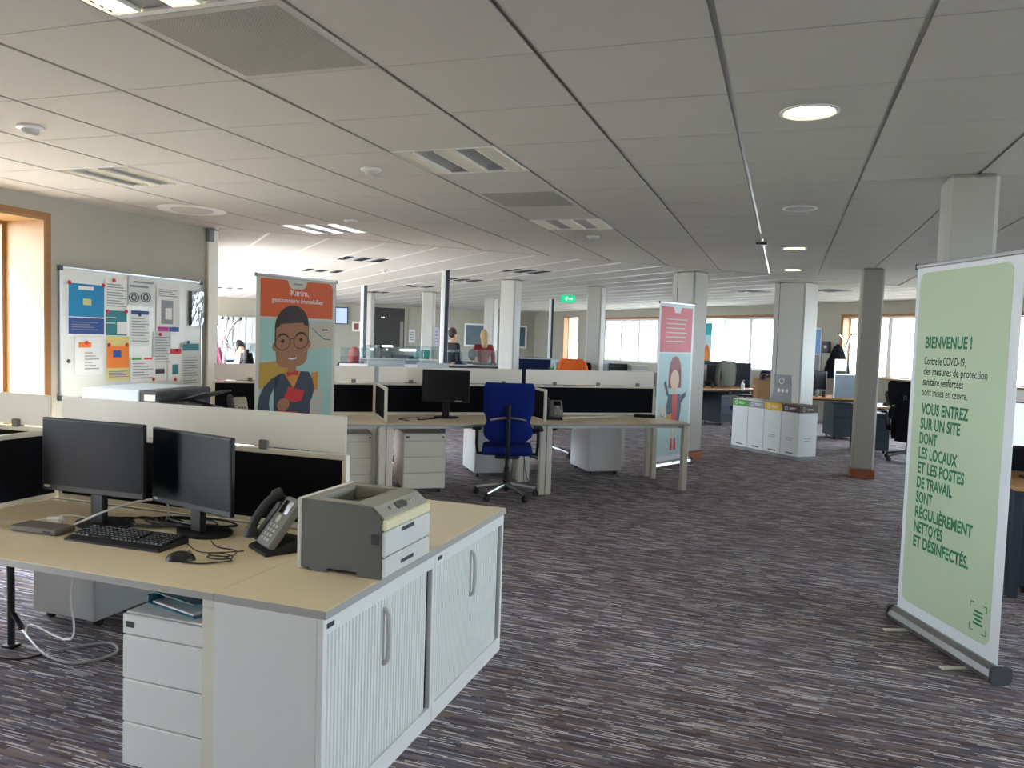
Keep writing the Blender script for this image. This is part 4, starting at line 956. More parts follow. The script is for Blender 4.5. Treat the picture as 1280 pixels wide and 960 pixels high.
art(e, 'jacket_print', NAVYP, [(-.14, z-.44), (.14, z-.44), (.17, z-.60), (.13, z-.80), (-.13, z-.80), (-.17, z-.60)], 3)
art(e, 'red_shirt_print', REDP, [(-.05, z-.44), (.07, z-.44), (.08, z-.86), (-.03, z-.86)], 4)
art(e, 'arm_print', NAVYP, [(-.17, z-.46), (-.25, z-.30), (-.21, z-.26), (-.12, z-.46)], 4); art(e, 'arm_print', NAVYP, [(.15, z-.46), (.26, z-.42), (.27, z-.47), (.16, z-.56)], 4)
art(e, 'bag_print', AMBP, [(-.17, z-.70), (-.05, z-.68), (-.04, z-.86), (-.18, z-.86)], 5)
for x in (-.05, .03): art(e, 'leg_print', SKINP2, [(x, z-.86), (x+.035, z-.86), (x+.03, z-1.0), (x+.005, z-1.0)], 4); art(e, 'boot_print', REDP, [(x, z-1.0), (x+.035, z-1.0), (x+.05, z-1.15), (x-.01, z-1.15)], 4)
art(e, 'round_print', KBW, circ(-.26, z-.66, .07, .09, 18), 4)
stroke(e, 'smile_print', NAVYP, [(-.30, z-.67), (-.28, z-.71), (-.25, z-.72), (-.22, z-.70)], .01, 5)
# ------------------------------------------------------------------ recycling bins
BZ = -PI/4; BO = Vector((-.71, 12.44, 0)); BU = Vector((S2, -S2, 0)); BV = Vector((S2, S2, 0))
for k, (cl, band, lb) in enumerate((('green', GRNP, 'white recycling bin with green top band, leftmost of the row'), ('grey', GRYB, 'white recycling bin with grey top band, second of the row'), ('yellow', YELB, 'white recycling bin with yellow top band under the display card'), ('brown', BROWP, 'white recycling bin with dark brown top band, rightmost of the row'))):
    e = thing('recycling_bin', lb, 'bin', BO+BU*(.335*k), BZ, 'recycling bins by the pillar'); w, d, h = .325, .34, .76
    MB().box(.0, w, 0, d, .05, h-.105).build('body', CARDW, e); MB().box(-.001, w+.001, -.001, d+.001, 0, .05).build('base_band', GRYB, e)
    b = MB().box(-.002, w+.002, -.002, d+.002, h-.105, h-.008).build('top_band', band, e)
    m = MB(); m.box(0, w, 0, d*.25, h-.008, h).box(0, w, d*.75, d, h-.008, h).box(0, w*.25, d*.25, d*.75, h-.008, h).box(w*.75, w, d*.25, d*.75, h-.008, h); tag(m.build('lid', CARDW if k < 2 else (YELB if k == 2 else BROWP), e), kind='stuff')
    MB().box(w*.25, w*.75, d*.25, d*.75, h-.0075, h-.004).build('opening', BLK, e)
    stroke(e, 'emblem', PAPER, circ(.08, h-.055, .022, .028, 12)+[(.102, h-.055)], .008, 1); stroke(e, 'text_line', PAPER, [(.13, h-.045), (.26, h-.045)], .010, 1); stroke(e, 'text_line', PAPER, [(.13, h-.065), (.24, h-.065)], .008, 1)
    stroke(e, 'text_line', INKD, [(.10, .09), (.25, .085)], .014, 1)
    if k > 1: stroke(e, 'text_line', INK, [(.09, .30), (.24, .30)], .008, 1); stroke(e, 'text_line', INK, [(.10, .275), (.22, .275)], .008, 1)
    if k == 3:
        for q, (a_, b_, z_) in enumerate(((.10, .24, .30), (.12, .22, .27))): MB().box(w+.0005, w+.0012, a_, b_, z_-.004, z_+.004).build('text_line', INK, e)
        m = MB().tube([(w+.003, .08+.024*math.cos(t_), h-.055+.028*math.sin(t_)) for t_ in [2*PI*i/12 for i in range(12)]], .003, 4, True); m.build('emblem', PAPER, e)
        MB().box(w+.002, w+.003, .13, .25, h-.065, h-.05).build('text_line', PAPER, e)
e = thing('display_card', 'grey curved display card with white round icons on top of the bins', 'sign', BO+BU*.80+BV*.17+Vector((0, 0, .7605)), BZ+.12)
n = 10; vs = []
for i in range(n+1):
    t = i/n; yy = .05*math.sin(t*PI*.8)-.02; wv = .15+.05*(1-t)**3
    for x in (-wv, wv): vs += [(x, yy, .40*t), (x, yy+.004, .40*t)]
fs = []
for i in range(n):
    o = 4*i; q = o+4; fs += [(o, o+2, q+2, q), (o+3, o+1, q+1, q+3), (o+1, o, q, q+1), (o+2, o+3, q+3, q+2)]
fs += [(0, 1, 3, 2), (4*n, 4*n+2, 4*n+3, 4*n+1)]
mm = MB().add(vs, fs); mm.build('card', GRYB, e, True)
stroke(e, 'round_icon', PAPER, circ(0, .31, .04, .04, 14)+[(.04, .31)], .012, 1).location = (0, -.0005, 0)
for x in (-.06, .01, .08): art(e, 'round_icon', PAPER, circ(x, .17, .026, .028, 14), 1).location = (0, .022, 0)
# ------------------------------------------------------------------ right hand work places
def chair_jacket(label, loc, rz, m, w=.44, h=.5, tp=0):
    o = MB(); n = 12; vs = []
    for j in range(9):
        t = j/8
        for i in range(n):
            a = 2*PI*i/n; r = 1+.10*math.sin(3*a+4*t)
            vs.append((w/2*(1.0-.25*(1-t)*0+.12*(1-t)-.35*max(0, t-.8))*(1-tp*t**1.4)*math.cos(a)*r, .075*math.sin(a)*r*(1.2-.5*t), h*t))
    fs = [(j*n+i, j*n+(i+1) % n, (j+1)*n+(i+1) % n, (j+1)*n+i) for j in range(8) for i in range(n)]+[tuple(range(n))[::-1], tuple(8*n+i for i in range(n))]
    o.add(vs, fs); e = thing('jacket', label, 'jacket', loc, rz)
    o.build('jacket_body', m, e, True)
    for s in (-1, 1): MB().tube(smoothpts([(s*w*.42*(1-tp*.9), 0, h*.93), (s*w*.56*(1-tp*.45), .02, h*.6), (s*w*.58*(1-tp*.1), .03, h*.25), (s*w*.55, .03, h*.05)], 3), [.055*(1-tp*.5)]*4+[.05]*4+[.045]*2, 8).build('sleeve', m, e)
    return e
R1 = math.radians(45)
d1 = desk('orange wood desk with navy legs left of the recycling bins', (-1.72, 14.95, 0), R1, 1.75, .8, ORW, NAVY, 'right side desks', edge=ORW)
def D1(a, n, z=0): return Vector((-1.72+S2*a-S2*n, 14.95+S2*a+S2*n, z))
screen('dark grey screen behind the orange wood desk below the windows', D1(.05, .85), R1, 1.65, .45, 1.15, acr=None, fm=mat('charcoal_fabric', '2a2c31', .9), frm=NAVY)
screen('long charcoal screen under the far windows left of the wide pillar', gd(872, 17.9), -PI/4, 1.75, .5, 1.2, acr=None, fm=MATS['charcoal_fabric'], frm=NAVY)
pedestal('navy pedestal under the orange wood desk', D1(.95, .1), R1, NAVY, h=.60, w=.40)
p = at(928, 488, DH); bt = thing('sanitizer_bottle', 'white pump bottle standing on the orange wood desk', 'bottle', (p.x, p.y, DH))
MB().lathe([(0, 0), (.032, 0), (.034, .02), (.034, .12), (.014, .145), (.014, .155), (0, .155)], 18).build('bottle_body', PAPER, bt); MB().tube([(0, 0, .155), (0, 0, .185), (.03, 0, .185)], .007, 8).build('pump', PAPG, bt)
fo = thing('file_sorter', 'pale grey magazine files on the orange wood desk', 'file box', D1(.42, .45, DH), R1)
for k, x in enumerate((-.09, 0, .09)): MB().bbox(x-.042, x+.042, -.12, .12, 0, .27, .004).build('file', LGREY if k != 1 else PAPG, fo)
hs = thing('headset', 'black headset lying on the orange wood desk', 'headset', D1(.78, .3, DH), .4)
MB().tube(smoothpts([(-.08, 0, .04), (-.06, 0, .12), (0, 0, .15), (.06, 0, .12), (.08, 0, .04)], 4), .009, 8).build('headband', BLK, hs)
for s in (-1, 1): MB().ell((s*.08, 0, .04), .022, .04, .04, 12, 8).build('ear_pad', BLK, hs)
desk_phone('dark telephone at the left of the orange wood desk', D1(.25, .2, DH), R1)
monitor('dark monitor on the orange wood desk in front of the window', D1(.75, .65, DH), R1, .52, .32, .12, BLKG)
c = at(940, 540, 0); task_chair('dark blue task chair behind the green recycling bin', (-.52, 14.1, 0), math.radians(115), NAVYF, BLK)
chair_jacket('grey green jacket hanging over a chair back near the window', D1(1.45, .55, .75), R1+.2, GRJ)
kb_ = thing('paper_bag', 'brown kraft paper bag beside the display card', 'bag', (-.26, 13.35, .0), .5)
MB().prism([(-.17, 0), (.17, 0), (.19, 1.02), (.07, 1.06), (-.07, 1.0), (-.19, 1.05)], .16, (0, -.08, 0)).build('bag_body', KRAFT, kb_)
for y in (-.08, .08): MB().tube(smoothpts([(-.07, y, 1.0), (-.05, y, 1.10), (.05, y, 1.10), (.07, y, 1.0)], 4), .006, 6).build('handle', KRAFT, kb_)
R2 = math.radians(14)
def D2(a, n, z=0): return Vector((.42+math.cos(R2)*a-math.sin(R2)*n, 14.35+math.sin(R2)*a+math.cos(R2)*n, z))
desk('orange wood desk between the wide pillar and the plinth column', D2(0, 0), R2, 1.1, .8, ORW, NAVY, 'right side desks', edge=ORW)
ac = thing('acrylic_shield', 'clear acrylic shield on a grey screen beside the plinth column', 'desk screen', D2(.42, .05, DH), R2+.25)
MB().box(0, .62, -.006, .006, .0, .40).build('grey_panel', mat('bluegrey_panel', '5b6a78', .4, var=.1), ac); MB().box(0, .62, -.004, .004, .40, .66).build('clear_panel', ACRC, ac)
MB().box(0, .62, -.010, .010, .395, .41).build('rail', ALU, ac); MB().bbox(-.012, .012, -.012, .012, 0, .66, .003).build('post', ALU, ac)
monitor('dark monitor seen edge-on beside the acrylic shield', D2(.22, .5, DH), R2-.9, .5, .32, .12, BLKG)
pedestal('navy pedestal under the desk behind the plinth column', D2(.45, .08), R2, NAVY, h=.62)
for k, (a_, n_, h_, r_, mt, lb) in enumerate(((.06, .18, .14, .045, PETP, 'teal cup at the left end of the desk by the wide pillar'), (.17, .14, .12, .035, GRYB, 'grey cup among the clutter by the acrylic shield'), (.28, .12, .10, .035, BLK, 'black cup in front of the acrylic shield'))):
    e = thing('cup', lb, 'cup', D2(a_, n_, DH), 0, 'desk clutter cups'); MB().lathe([(0, 0), (r_*.8, 0), (r_, h_), (r_-.006, h_), (r_*.75, .01), (0, .01)], 16, cap=False).build('cup_body', mt, e); MB().tube(smoothpts([(r_*.9, 0, h_*.25), (r_+.025, 0, h_*.4), (r_+.022, 0, h_*.7), (r_*.95, 0, h_*.8)], 3), .005, 6).build('handle', mt, e)
def coat_stand(label, loc, m, top=1.72):
    e = thing('coat_stand', label, 'coat stand', loc); MB().cyl((0, 0, .03), (0, 0, top-.2), .02, n=12).build('pole', m, e)
    MB().lathe([(0, 0), (.17, 0), (.165, .02), (.03, .035), (0, .035)], 24).build('foot', m, e)
    for k in range(4):
        a = k*PI/2+.5; c, s = math.cos(a), math.sin(a)
        h = MB().tube(smoothpts([(0, 0, top-.3), (c*.05, s*.05, top-.16), (c*.12, s*.12, top-.05), (c*.18, s*.18, top)], 4), .012, 8).build('upper_hook', m, e); MB().ell((c*.18, s*.18, top), .022, .022, .022, 10, 7).build('knob', BLK, h)
        h = MB().tube(smoothpts([(0, 0, top-.3), (c*.06, s*.06, top-.36), (c*.12, s*.12, top-.34), (c*.14, s*.14, top-.28)], 4), .010, 8).build('lower_hook', m, e); MB().ell((c*.14, s*.14, top-.28), .016, .016, .016, 8, 6).build('knob', BLK, h)
    return e
g = gd(1058, 16.2); coat_stand('chrome coat stand near the far right window', (g.x, g.y, 0), CHROME, 1.86)
chair_jacket('black coat hanging from the coat stand by the window', (g.x-.16, g.y-.25, .95), 0, BLKC, .36, .70, .8)
g = gd(281, 9.6); coat_stand('chrome coat stand at the end of the left wall', (g.x, g.y, 0), CHROME, 1.69)
chair_jacket('pink garment hanging on the coat stand at the wall end', (g.x+.02, g.y-.2, .72), .2, PNKJ, .16, .66, .6); chair_jacket('black garment hanging on the coat stand at the wall end', (g.x+.28, g.y+.05, .72), .4, BLKC, .15, .60, .6)
def D3(a, n, z=0): return Vector((1.22+math.cos(R2)*a-math.sin(R2)*n, 12.75+math.sin(R2)*a+math.cos(R2)*n, z))
desk('orange wood desk seen between the plinth column and the green banner', D3(0, 0), R2, 1.4, .8, ORW, NAVY, 'right side desks', edge=ORW)
monitor('dark monitor tilted on the desk right of the plinth column', D3(.12, .5, DH), R2+.8, .45, .3, .06, BLKG)
desk_phone('dark telephone on the desk right of the plinth column', D3(.42, .3, DH), R2)
pedestal('navy pedestal right of the plinth column', D3(.02, .12), R2, NAVY, h=.60, w=.34)
c3 = at(1121, 578, 0); task_chair('black task chair half hidden by the green banner', (c3.x+.16, c3.y+.25, 0), math.radians(-20), BLKC, BLK)
chair_jacket('black jacket hung over the chair beside the green banner', (c3.x+.13, c3.y-.06, .30), math.radians(-15), BLKC, .34, .58)
# desk close to the right edge
desk('pale desk behind the green banner at the right edge', (1.42, 5.75, 0), 0, 1.6, .8, ORW, NAVY, 'right side desks', edge=ORW)
screen('black desk screen behind the green banner at the right edge', (1.42, 6.58), 0, 1.58, .45, 1.12, acr=(1.127, 1.30))
pedestal('black pedestal behind the green banner at the right edge', (1.50, 5.85, 0), 0, NAVY, h=.62)
SCB = mat('lit_blue_white_screen', 'dfe6f0', .4, var=0, emit='dfe8f4', es=.15)
monitor('lit monitor with a white page at the right picture edge', (1.68, 6.15, DH), -.1, .52, .32, .20, SCB)
# ------------------------------------------------------------------ far office: wall furniture
def bk(px, py):
    d = ray(px, py); k = 36.7/(d.y-d.x); return Vector((d.x*k, d.y*k, EYE+d.z*k))
def bs(px): v = bk(px, 410); return (v.x+19.4)/S2
def backthing(name, label, cat, px0, px1, z0, z1, dep=.04):
    s0, s1 = bs(px0), bs(px1); c = onback((s0+s1)/2, z0, .012)
    e = thing(name, label, cat, c, PI/4); return e, s1-s0, z1-z0
e, w, h = backthing('wall_television', 'bluish lit screen on the far wall beside the orange banner', 'television', 418, 434, 1.84, 2.40)
MB().box(-w/2, w/2, -.06, 0, 0, h).build('housing', BLK, e); MB().box(-w/2+.03, w/2-.03, -.063, -.06, .03, h-.03).build('screen', mat('television_glow', '8f9cf0', .4, var=0, emit='8f9ff4', es=.3), e)
e, w, h = backthing('framed_picture', 'small white framed picture on the far wall left of the alcove', 'picture', 440, 450, 1.62, 1.95)
MB().box(-w/2, w/2, -.03, 0, 0, h).build('frame', PAPER, e); MB().box(-w*.3, w*.3, -.032, -.03, h*.2, h*.8).build('print', RUSTP, e)
s0, s1 = bs(465), bs(505)
c = onback((s0+s1)/2, 0, .01); e = thing('alcove_1', None, None, c, PI/4); struct(e); w = s1-s0  # no real door: flat dark panel made to stand in for the recess
MB().box(-w/2, w/2, -.04, 0, 0, 2.45).build('dark_recess_panel', DARKW, e); MB().box(w*.36, w*.46, -.05, -.04, 0, 2.0).build('light_strip', mat('strip_beige', '8a8278', .6), e)
MB().box(-w/2-.08, -w/2, -.05, 0, 0, 2.5).build('alcove_jamb', WALL, e); MB().box(w/2, w/2+.08, -.05, 0, 0, 2.5).build('alcove_jamb', WALL, e)
SPOT = mat('tiny_spot', 'e8fff0', .4, var=0, emit='e8fff0', es=.5)
for x in (-.22*w, -.16*w): MB().ell((x, -.06, 2.12), .022, .022, .022, 8, 6).build('signal_lamp', SPOT, e)
for px0, px1, z0, z1 in ((580, 608, 1.22, 2.04), (646, 658, 1.2, 2.03)):
    WN[0] += 1; s0, s1 = bs(px0), bs(px1); w = s1-s0; e = thing('window_%d' % WN[0], None, None, onback((s0+s1)/2, z0, .012), PI/4); struct(e); h = z1-z0
    for q in ((-w/2, w/2, 0, .06), (-w/2, w/2, h-.06, h), (-w/2, -w/2+.06, .06, h-.06), (w/2-.06, w/2, .06, h-.06)): MB().box(q[0], q[1], -.05, 0, q[2], q[3]).build('window_frame', WHITE, e)
    MB().box(-w/2+.06, w/2-.06, -.02, -.01, .06, h-.06).build('pane', mat('inner_dark_glass', '4a606c', .45, var=.25, scale=3), e)
for k, (a_, b_) in enumerate(((272, 289), (289, 305), (305, 321), (321, 337))):
    e, w, h = backthing('tall_cabinet', 'tall grey cabinet against the far wall, %s from the coat stand' % ['first', 'second', 'third', 'fourth'][k], 'cabinet', a_, b_, 0, 1.95)
    e['group'] = 'tall grey cabinets'; MB().bbox(-w/2+.01, w/2-.01, -.45, 0, 0, 1.95, .01).build('body', GREYW, e)
    for s in (-1, 1): d = MB().bbox(min(s*.012, s*(w/2-.02)), max(s*.012, s*(w/2-.02)), -.47, -.45, .08, 1.92, .004).build('door', GREYW, e); MB().box(s*.04-.008, s*.04+.008, -.49, -.47, .9, 1.1).build('handle', DGREY, d)
for px0, px1, z0, z1, lb, mt in ((511, 519, 1.3, 1.75, 'pale notice on the far wall right of the alcove', PAPG), (541, 549, 1.2, 1.85, 'lilac notice on the far wall left of the power pole', mat('lilac_paper', 'c9c4d8', .8)), (557, 566, 1.35, 1.85, 'white notice on the far wall behind the standing man', PAPER)):
    e, w, h = backthing('wall_notice', lb, 'paper notice', px0, px1, z0, z1); MB().box(-w/2, w/2, -.006, 0, 0, h).build('sheet', mt, e)
    for j in range(4): MB().box(-w*.35, w*(.35-.1*(j % 2)), -.009, -.006, h*(.2+.18*j), h*(.26+.18*j)).build('print_line', INK, e)
# window wall: poster, box, hanging poster in the window
def onright(x, z, d=0): return Vector((x-S2*d, 19.1-x-S2*d, z))
RR = math.atan2(-1, 1)
e = thing('wall_poster', 'blue framed poster on the wall right of the wide pillar', 'poster', onright(.63, 1.28, .01), RR); MB().box(-.17, .17, -.015, 0, -.28, .72).build('backing', PAPG, e)
MB().box(-.14, .14, -.018, -.015, .15, .68).build('sky_print', mat('poster_blue', '6f9fd0', .5, var=.2, scale=6), e); MB().box(-.14, .14, -.018, -.015, -.24, .13).build('grey_print', GRYB, e)
e = thing('wall_box', 'small dark grey box on the wall left of the coat stand', 'dispenser', onright(.86, 1.46, .01), RR); MB().bbox(-.10, .10, -.09, 0, 0, .25, .015).build('case', DGREY, e); MB().box(-.01, .06, -.093, -.09, .10, .16).build('sight_glass', LGREY, e)
e = thing('window_poster', 'turquoise and orange poster standing in the far window', 'poster', onright(-1.86, 1.0, .08), RR); MB().box(-.19, .19, -.006, 0, 0, 1.12).build('sheet', PAQUA, e)
MB().box(-.18, .18, -.009, -.006, .80, 1.10).build('turquoise_block', mat('turquoise_print', '1fa3a8', .6), e); art(e, 'orange_figure', ORANGE, circ(.02, .28, .11, .28, 18), 12); art(e, 'yellow_figure', AMBP, circ(.02, .22, .07, .2, 18), 14)
# ------------------------------------------------------------------ far office: desks, monitors, chairs
def D4(px, dp, z=0): return gd(px, dp, z)
far = [  # px of left end, depth, angle, width, screen top, acrylic top, label bit, fabric
    (450, 14.2, 38, 1.45, 1.12, 1.36, 'below the dark alcove with a teal box', GRYB),
    (556, 13.4, 38, 1.25, 1.08, 1.34, 'right of the tall power pole', DGREY),
    (646, 16.5, 25, 1.1, 1.16, None, 'under the exit sign, dark blue screen', NAVYF),
    (695, 15.2, 30, 1.2, 1.14, None, 'behind the orange jacket', GRYB),
    (764, 13.6, 30, 1.15, 1.06, None, 'left of the pink banner with a white printer', MGREY),
    (270, 13.2, 38, 1.5, 1.10, 1.34, 'beyond the coat stand at the wall end', GRYB),
    (425, 11.9, 38, 1.3, 1.10, 1.34, 'in front of the red haired person', LGREY)]
far[0:0] = []
for px, dp, an, w, st, ac_, lb, fm in far:
    g = D4(px, dp); a = math.radians(an); nx = Vector((-math.sin(a), math.cos(a), 0))
    desk('far pale desk '+lb, g+nx*.03, a, w, .75, BEECH, LGREY, 'far office desks')
    screen('far desk screen '+lb, g-nx*.01, a, w, .60, st, acr=(st+.008, ac_) if ac_ else None, clips=(.3, .7), am=ACRC, fm=fm, frm=LGREY, group='far desk screens')
mons = [(607, 13.9, 25, .42, .25, DGREY, 'dark monitor behind the clear acrylic right of the power pole'), (672, 16.9, 25, .5, .3, BLKG, 'dark monitor under the exit sign'), (705, 15.6, 30, .45, .3, PALEM, 'pale monitor beside the orange jacket'),
        (757, 15.6, 20, .4, .3, PALEM, 'pale upright monitor right of the white column by the windows'), (776, 14.25, 30, .36, .3, BLKG, 'dark monitor left of the pink banner'), (300, 13.7, 38, .5, .3, PALEM, 'pale monitor beyond the coat stand')]
for px, dp, an, w, h, mt, lb in mons:
    a = math.radians(an); nx = Vector((-math.sin(a), math.cos(a), 0)); monitor(lb, D4(px, dp, DH)+nx*.1, a, w, h, .14, mt, mt if mt is not BLKG else BLK)
def simple_box(name, label, cat, loc, rz, sx, sy, sz, m, lidm):
    e = thing(name, label, cat, loc, rz); MB().bbox(-sx/2, sx/2, -sy/2, sy/2, 0, sz*.8, .006).build('body', m, e); MB().bbox(-sx/2-.004, sx/2+.004, -sy/2-.004, sy/2+.004, sz*.8, sz, .006).build('lid', lidm, e); return e
g = D4(522, 14.9, DH); simple_box('storage_box', 'teal box standing behind the clear acrylic near the alcove', 'box', g+Vector((0, .2, 0)), .6, .26, .2, .56, mat('teal_card', '3c9c90', .6), mat('teal_card', '3c9c90', .6))
g = D4(587, 13.9, DH); simple_box('storage_box', 'white box behind the acrylic top, right of the power pole', 'box', g, .5, .13, .13, .36, CARDW, PAPER)
g = D4(797, 14.25, DH); simple_box('small_printer', 'white desktop printer below the windows left of the pink banner', 'printer', g+Vector((0, .1, 0)), .5, .3, .26, .42, PAPER, LGREY)
g = D4(722, 13.7); task_chair('black task chair carrying the orange jacket', (g.x, g.y, 0), math.radians(190), BLKC, BLK, seat_z=.5)
chair_jacket('bright orange jacket over a chair in front of the far windows', (g.x-.02, g.y-.20, .70), math.radians(10), ORJ, .40, .54)
pl = thing('potted_plant', 'small yellow green plant pot left of the orange jacket', 'plant', D4(694, 15.35, DH)); MB().lathe([(0, 0), (.05, 0), (.065, .12), (0, .12)], 16).build('pot', YELB, pl)
for k in range(9):
    a = k*2.4; c_, s_ = math.cos(a), math.sin(a); L_ = .10+.05*(k % 3)
    MB().add([(0, 0, .12), (c_*L_*.4-s_*.02, s_*L_*.4+c_*.02, .12+L_*.9), (c_*L_*.8, s_*L_*.8, .12+L_*1.3), (c_*L_*.4+s_*.02, s_*L_*.4-c_*.02, .12+L_*.9)], [(0, 1, 2, 3)]).build('leaf', GRNP, pl)
for px, dp, rz, lb in ((665, 17.8, 2.6, 'navy task chair under the exit sign'), (500, 15.7, 3.4, 'navy task chair in front of the far alcove')):
    g = D4(px, dp); task_chair(lb, (g.x, g.y, 0), rz, NAVYF, BLK)
# ------------------------------------------------------------------ people
def skinned(name, verts, edges, rad, m, parent=None, lv=2):
    me = bpy.data.meshes.new(name); me.from_pydata([tuple(v) for v in verts], edges, []); me.update()
    o = bpy.data.objects.new(name, me); COL.objects.link(o); sk = o.modifiers.new('s', 'SKIN'); ss = o.modifiers.new('u', 'SUBSURF'); ss.levels = lv; ss.render_levels = lv
    sk.use_smooth_shade = True
    for i, r in enumerate(rad): me.skin_vertices[0].data[i].radius = (r, r) if not isinstance(r, tuple) else r
    me.skin_vertices[0].data[0].use_root = True
    dg = bpy.context.evaluated_depsgraph_get(); m2 = bpy.data.meshes.new_from_object(o.evaluated_get(dg)); m2.name = name
    bpy.data.objects.remove(o); m2.materials.clear(); m2.materials.append(m); m2.shade_smooth(); return link(name, m2, m, parent)
def person(label, loc, rz, H, top, legs, hair, hair_long=0, sit=False):
    """faces -y; origin on the floor"""
    e = thing('person', label, 'person', loc, rz); s = H/1.7
    zp = .92 if not sit else .50                       # pelvis height
    V = {}; P = []
    def add(n, x, y, z, r): V[n] = len(P); P.append(((x*s, y*s, (zp+z)*s), r*s if not isinstance(r, tuple) else (r[0]*s, r[1]*s)))
    add('pel', 0, 0, 0, (.15, .11)); add('belly', 0, .0, .16, (.135, .10)); add('chest', 0, .0, .36, (.16, .11)); add('neck0', 0, .01, .53, .065); add('neck1', 0, -.005, .59, .055)
    add('chin', 0, -.03, .64, (.06, .075)); add('face', 0, -.02, .71, (.075, .095)); add('crown', 0, -.005, .79, (.068, .085))
    E_ = [('pel', 'belly'), ('belly', 'chest'), ('chest', 'neck0'), ('neck0', 'neck1'), ('neck1', 'chin'), ('chin', 'face'), ('face', 'crown')]
    for sd, q in ((-1, 'l'), (1, 'r')):
        add('sh'+q, sd*.19, .0, .47, .058); add('el'+q, sd*.24, .03 if not sit else -.05, .20, .045); add('wr'+q, sd*(.25 if not sit else .2), -.05 if not sit else -.30, -.04 if not sit else .17, .032); add('hand'+q, sd*(.25 if not sit else .19), -.07 if not sit else -.37, -.12 if not sit else .16, .04)
        E_ += [('chest', 'sh'+q), ('sh'+q, 'el'+q), ('el'+q, 'wr'+q), ('wr'+q, 'hand'+q)]
        if sit: add('hip'+q, sd*.09, -.03, -.02, .09); add('kn'+q, sd*.11, -.42, -.01, .062); add('an'+q, sd*.11, -.40, -.41, .042); add('toe'+q, sd*.11, -.55, -.46, .035)
        else: add('hip'+q, sd*.09, .0, -.08, .09); add('kn'+q, sd*.10, -.01, -.46, .06); add('an'+q, sd*.10, .01, -.84, .042); add('toe'+q, sd*.11, -.14, -.885, .033)
        E_ += [('pel', 'hip'+q), ('hip'+q, 'kn'+q), ('kn'+q, 'an'+q), ('an'+q, 'toe'+q)]
    body = skinned('body', [p for p, _ in P], [(V[a], V[b]) for a, b in E_], [r for _, r in P], SKIN, e)
    def sub(names, m, name, grow):
        idx = {n: i for i, n in enumerate(names)}; ed = [(idx[a], idx[b]) for a, b in E_ if a in idx and b in idx]
        rr = [(P[V[n]][1]+grow*s) if not isinstance(P[V[n]][1], tuple) else (P[V[n]][1][0]+grow*s, P[V[n]][1][1]+grow*s) for n in names]
        return skinned(name, [P[V[n]][0] for n in names], ed, rr, m, e)
    sub(['pel', 'belly', 'chest', 'neck0', 'shl', 'ell', 'wrl', 'shr', 'elr', 'wrr'], top, 'top_garment', .016)
    sub(['pel', 'hipl', 'knl', 'anl', 'hipr', 'knr', 'anr'], legs, 'trousers', .012)
    for sd in (-1, 1):
        a = P[V['an'+('l' if sd < 0 else 'r')]][0]; MB().bbox(a[0]-.045*s, a[0]+.045*s, a[1]-.19*s, a[1]+.06*s, 0, .09*s, .03, 2).build('shoe', BLK, e)
        hd = P[V['hand'+('l' if sd < 0 else 'r')]][0]
        for f in range(4): b0 = Vector(hd)+Vector(((f-1.5)*.018*s, -.01 if not sit else -.03, -.03 if not sit else 0)); MB().tube([b0, b0+Vector((0, -.01 if not sit else -.04, -.04 if not sit else -.005))*s, b0+Vector((0, -.03 if not sit else -.07, -.07 if not sit else -.02))*s], [.009*s, .009*s, .006*s], 6).build('finger', SKIN, body)
        b0 = Vector(hd)+Vector((-sd*.03*s, -.01, .0)); MB().tube([b0, b0+Vector((-sd*.02, -.02, -.03))*s], [.010*s, .007*s], 6).build('thumb', SKIN, body)
    hz = (zp+.745)*s; m = MB().ell((0, .012*s, hz+.012*s), .093*s, .108*s, .125*s, 18, 12)
    m.v = [(x, y if y > -.055*s or z > hz+.07*s else -.055*s+(y+.055*s)*.15, z) if z > hz-.05*s else (x, max(y, .0), z) for x, y, z in m.v]; hr = m.build('hair', hair, e)
    if hair_long: MB().tube(smoothpts([(0, .05*s, hz+.05*s), (0, .075*s, hz-.05*s), (0, .08*s, hz-.18*s), (0, .075*s, hz-hair_long*s)], 3), [.085*s, .09*s, .09*s, .09*s, .088*s, .086*s, .08*s, .075*s, .07*s, .05*s], 12).build('long_hair', hair, hr)
    MB().ell((0, -.118*s, (zp+.695)*s), .013*s, .018*s, .022*s, 8, 6).build('nose', SKIN, body)
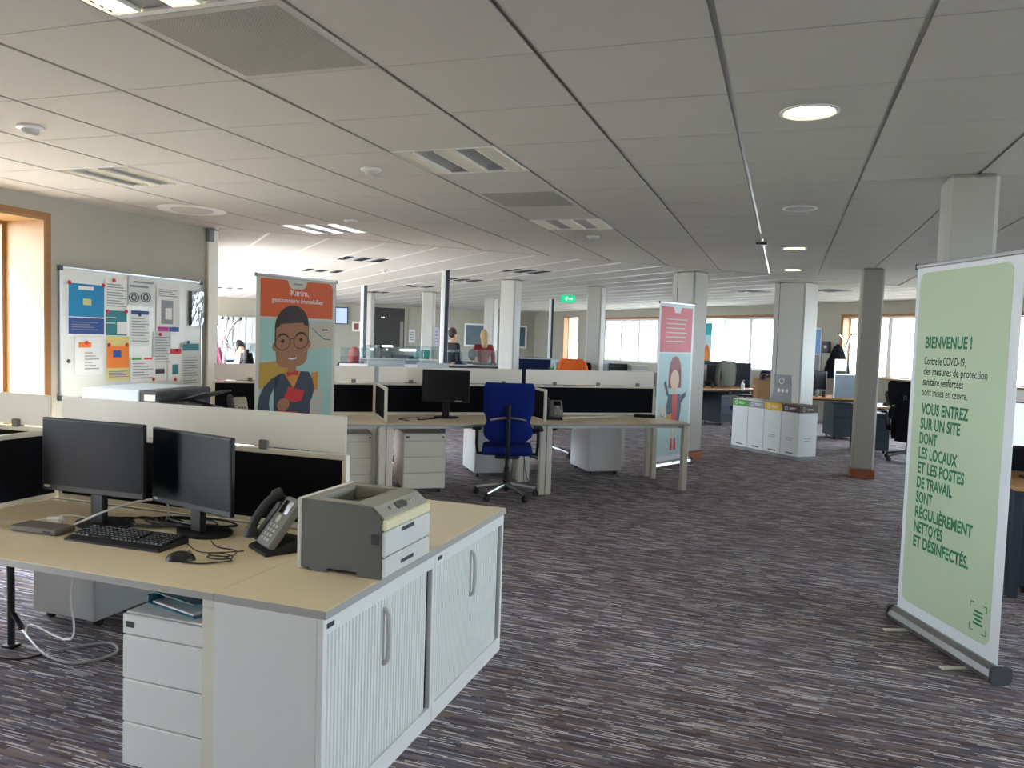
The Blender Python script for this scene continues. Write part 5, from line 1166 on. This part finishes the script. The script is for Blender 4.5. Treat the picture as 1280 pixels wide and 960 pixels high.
    for sd in (-1, 1):
        MB().ell((sd*.032*s, -.105*s, (zp+.725)*s), .011*s, .006*s, .007*s, 8, 6).build('eye', INKD, body); MB().ell((sd*.083*s, 0, (zp+.70)*s), .010*s, .02*s, .03*s, 8, 6).build('ear', SKIN, body)
    MB().ell((0, -.103*s, (zp+.652)*s), .024*s, .006*s, .006*s, 8, 6).build('mouth', RUSTP, body)
    return e
HB_ = mat('brown_hair', '3a2a20', .7, var=.2, scale=40); HBL = mat('blonde_hair', 'b79a6c', .7, var=.2, scale=40); HRD = mat('red_hair', '8f2b22', .65, var=.2, scale=40); HDK = mat('dark_hair', '1c1817', .7, var=.2, scale=40)
JKT = mat('dark_jacket', '1d2026', .85, var=.1); RTOP = mat('red_knit', '8f1f2a', .85, var=.1); GTOP = mat('grey_knit', '6d7278', .85, var=.1); WTOP = mat('white_shirt', 'd9dde2', .8, var=.05); TRO = mat('dark_trousers', '22252c', .85, var=.1)
g = gd(566, 17.6); person('person standing in a dark jacket beside the tall power pole', (g.x, g.y, 0), math.radians(150), 1.66, JKT, TRO, HB_)
g = gd(605, 18.2); person('person with long fair hair and red top beside the white column', (g.x, g.y, 0), math.radians(215), 1.64, RTOP, TRO, HBL, .30)
g = gd(444, 13.4); person('seated person with red hair beyond the middle desk row', (g.x, g.y, 0), math.radians(200), 1.64, GTOP, TRO, HRD, .26, True)
g = gd(299, 12.4); person('seated person with dark hair in profile beyond the coat stand', (g.x, g.y, 0), math.radians(70), 1.72, WTOP, TRO, HDK, 0, True)
g = gd(592, 16.0); person('seated person with dark hair in front of the fair haired person', (g.x, g.y, 0), math.radians(160), 1.62, GTOP, TRO, HDK, 0, True)
for px, dp, rz, lb in ((444, 13.4, 200, 'navy chair of the red haired person'), (299, 12.4, 70, 'navy chair of the person beyond the coat stand'), (592, 16.0, 160, 'navy chair of the seated person near the fair haired person')):
    g = gd(px, dp); task_chair(lb, (g.x, g.y, 0), math.radians(rz+180), NAVYF, BLK, arms=False, seat_z=.40)
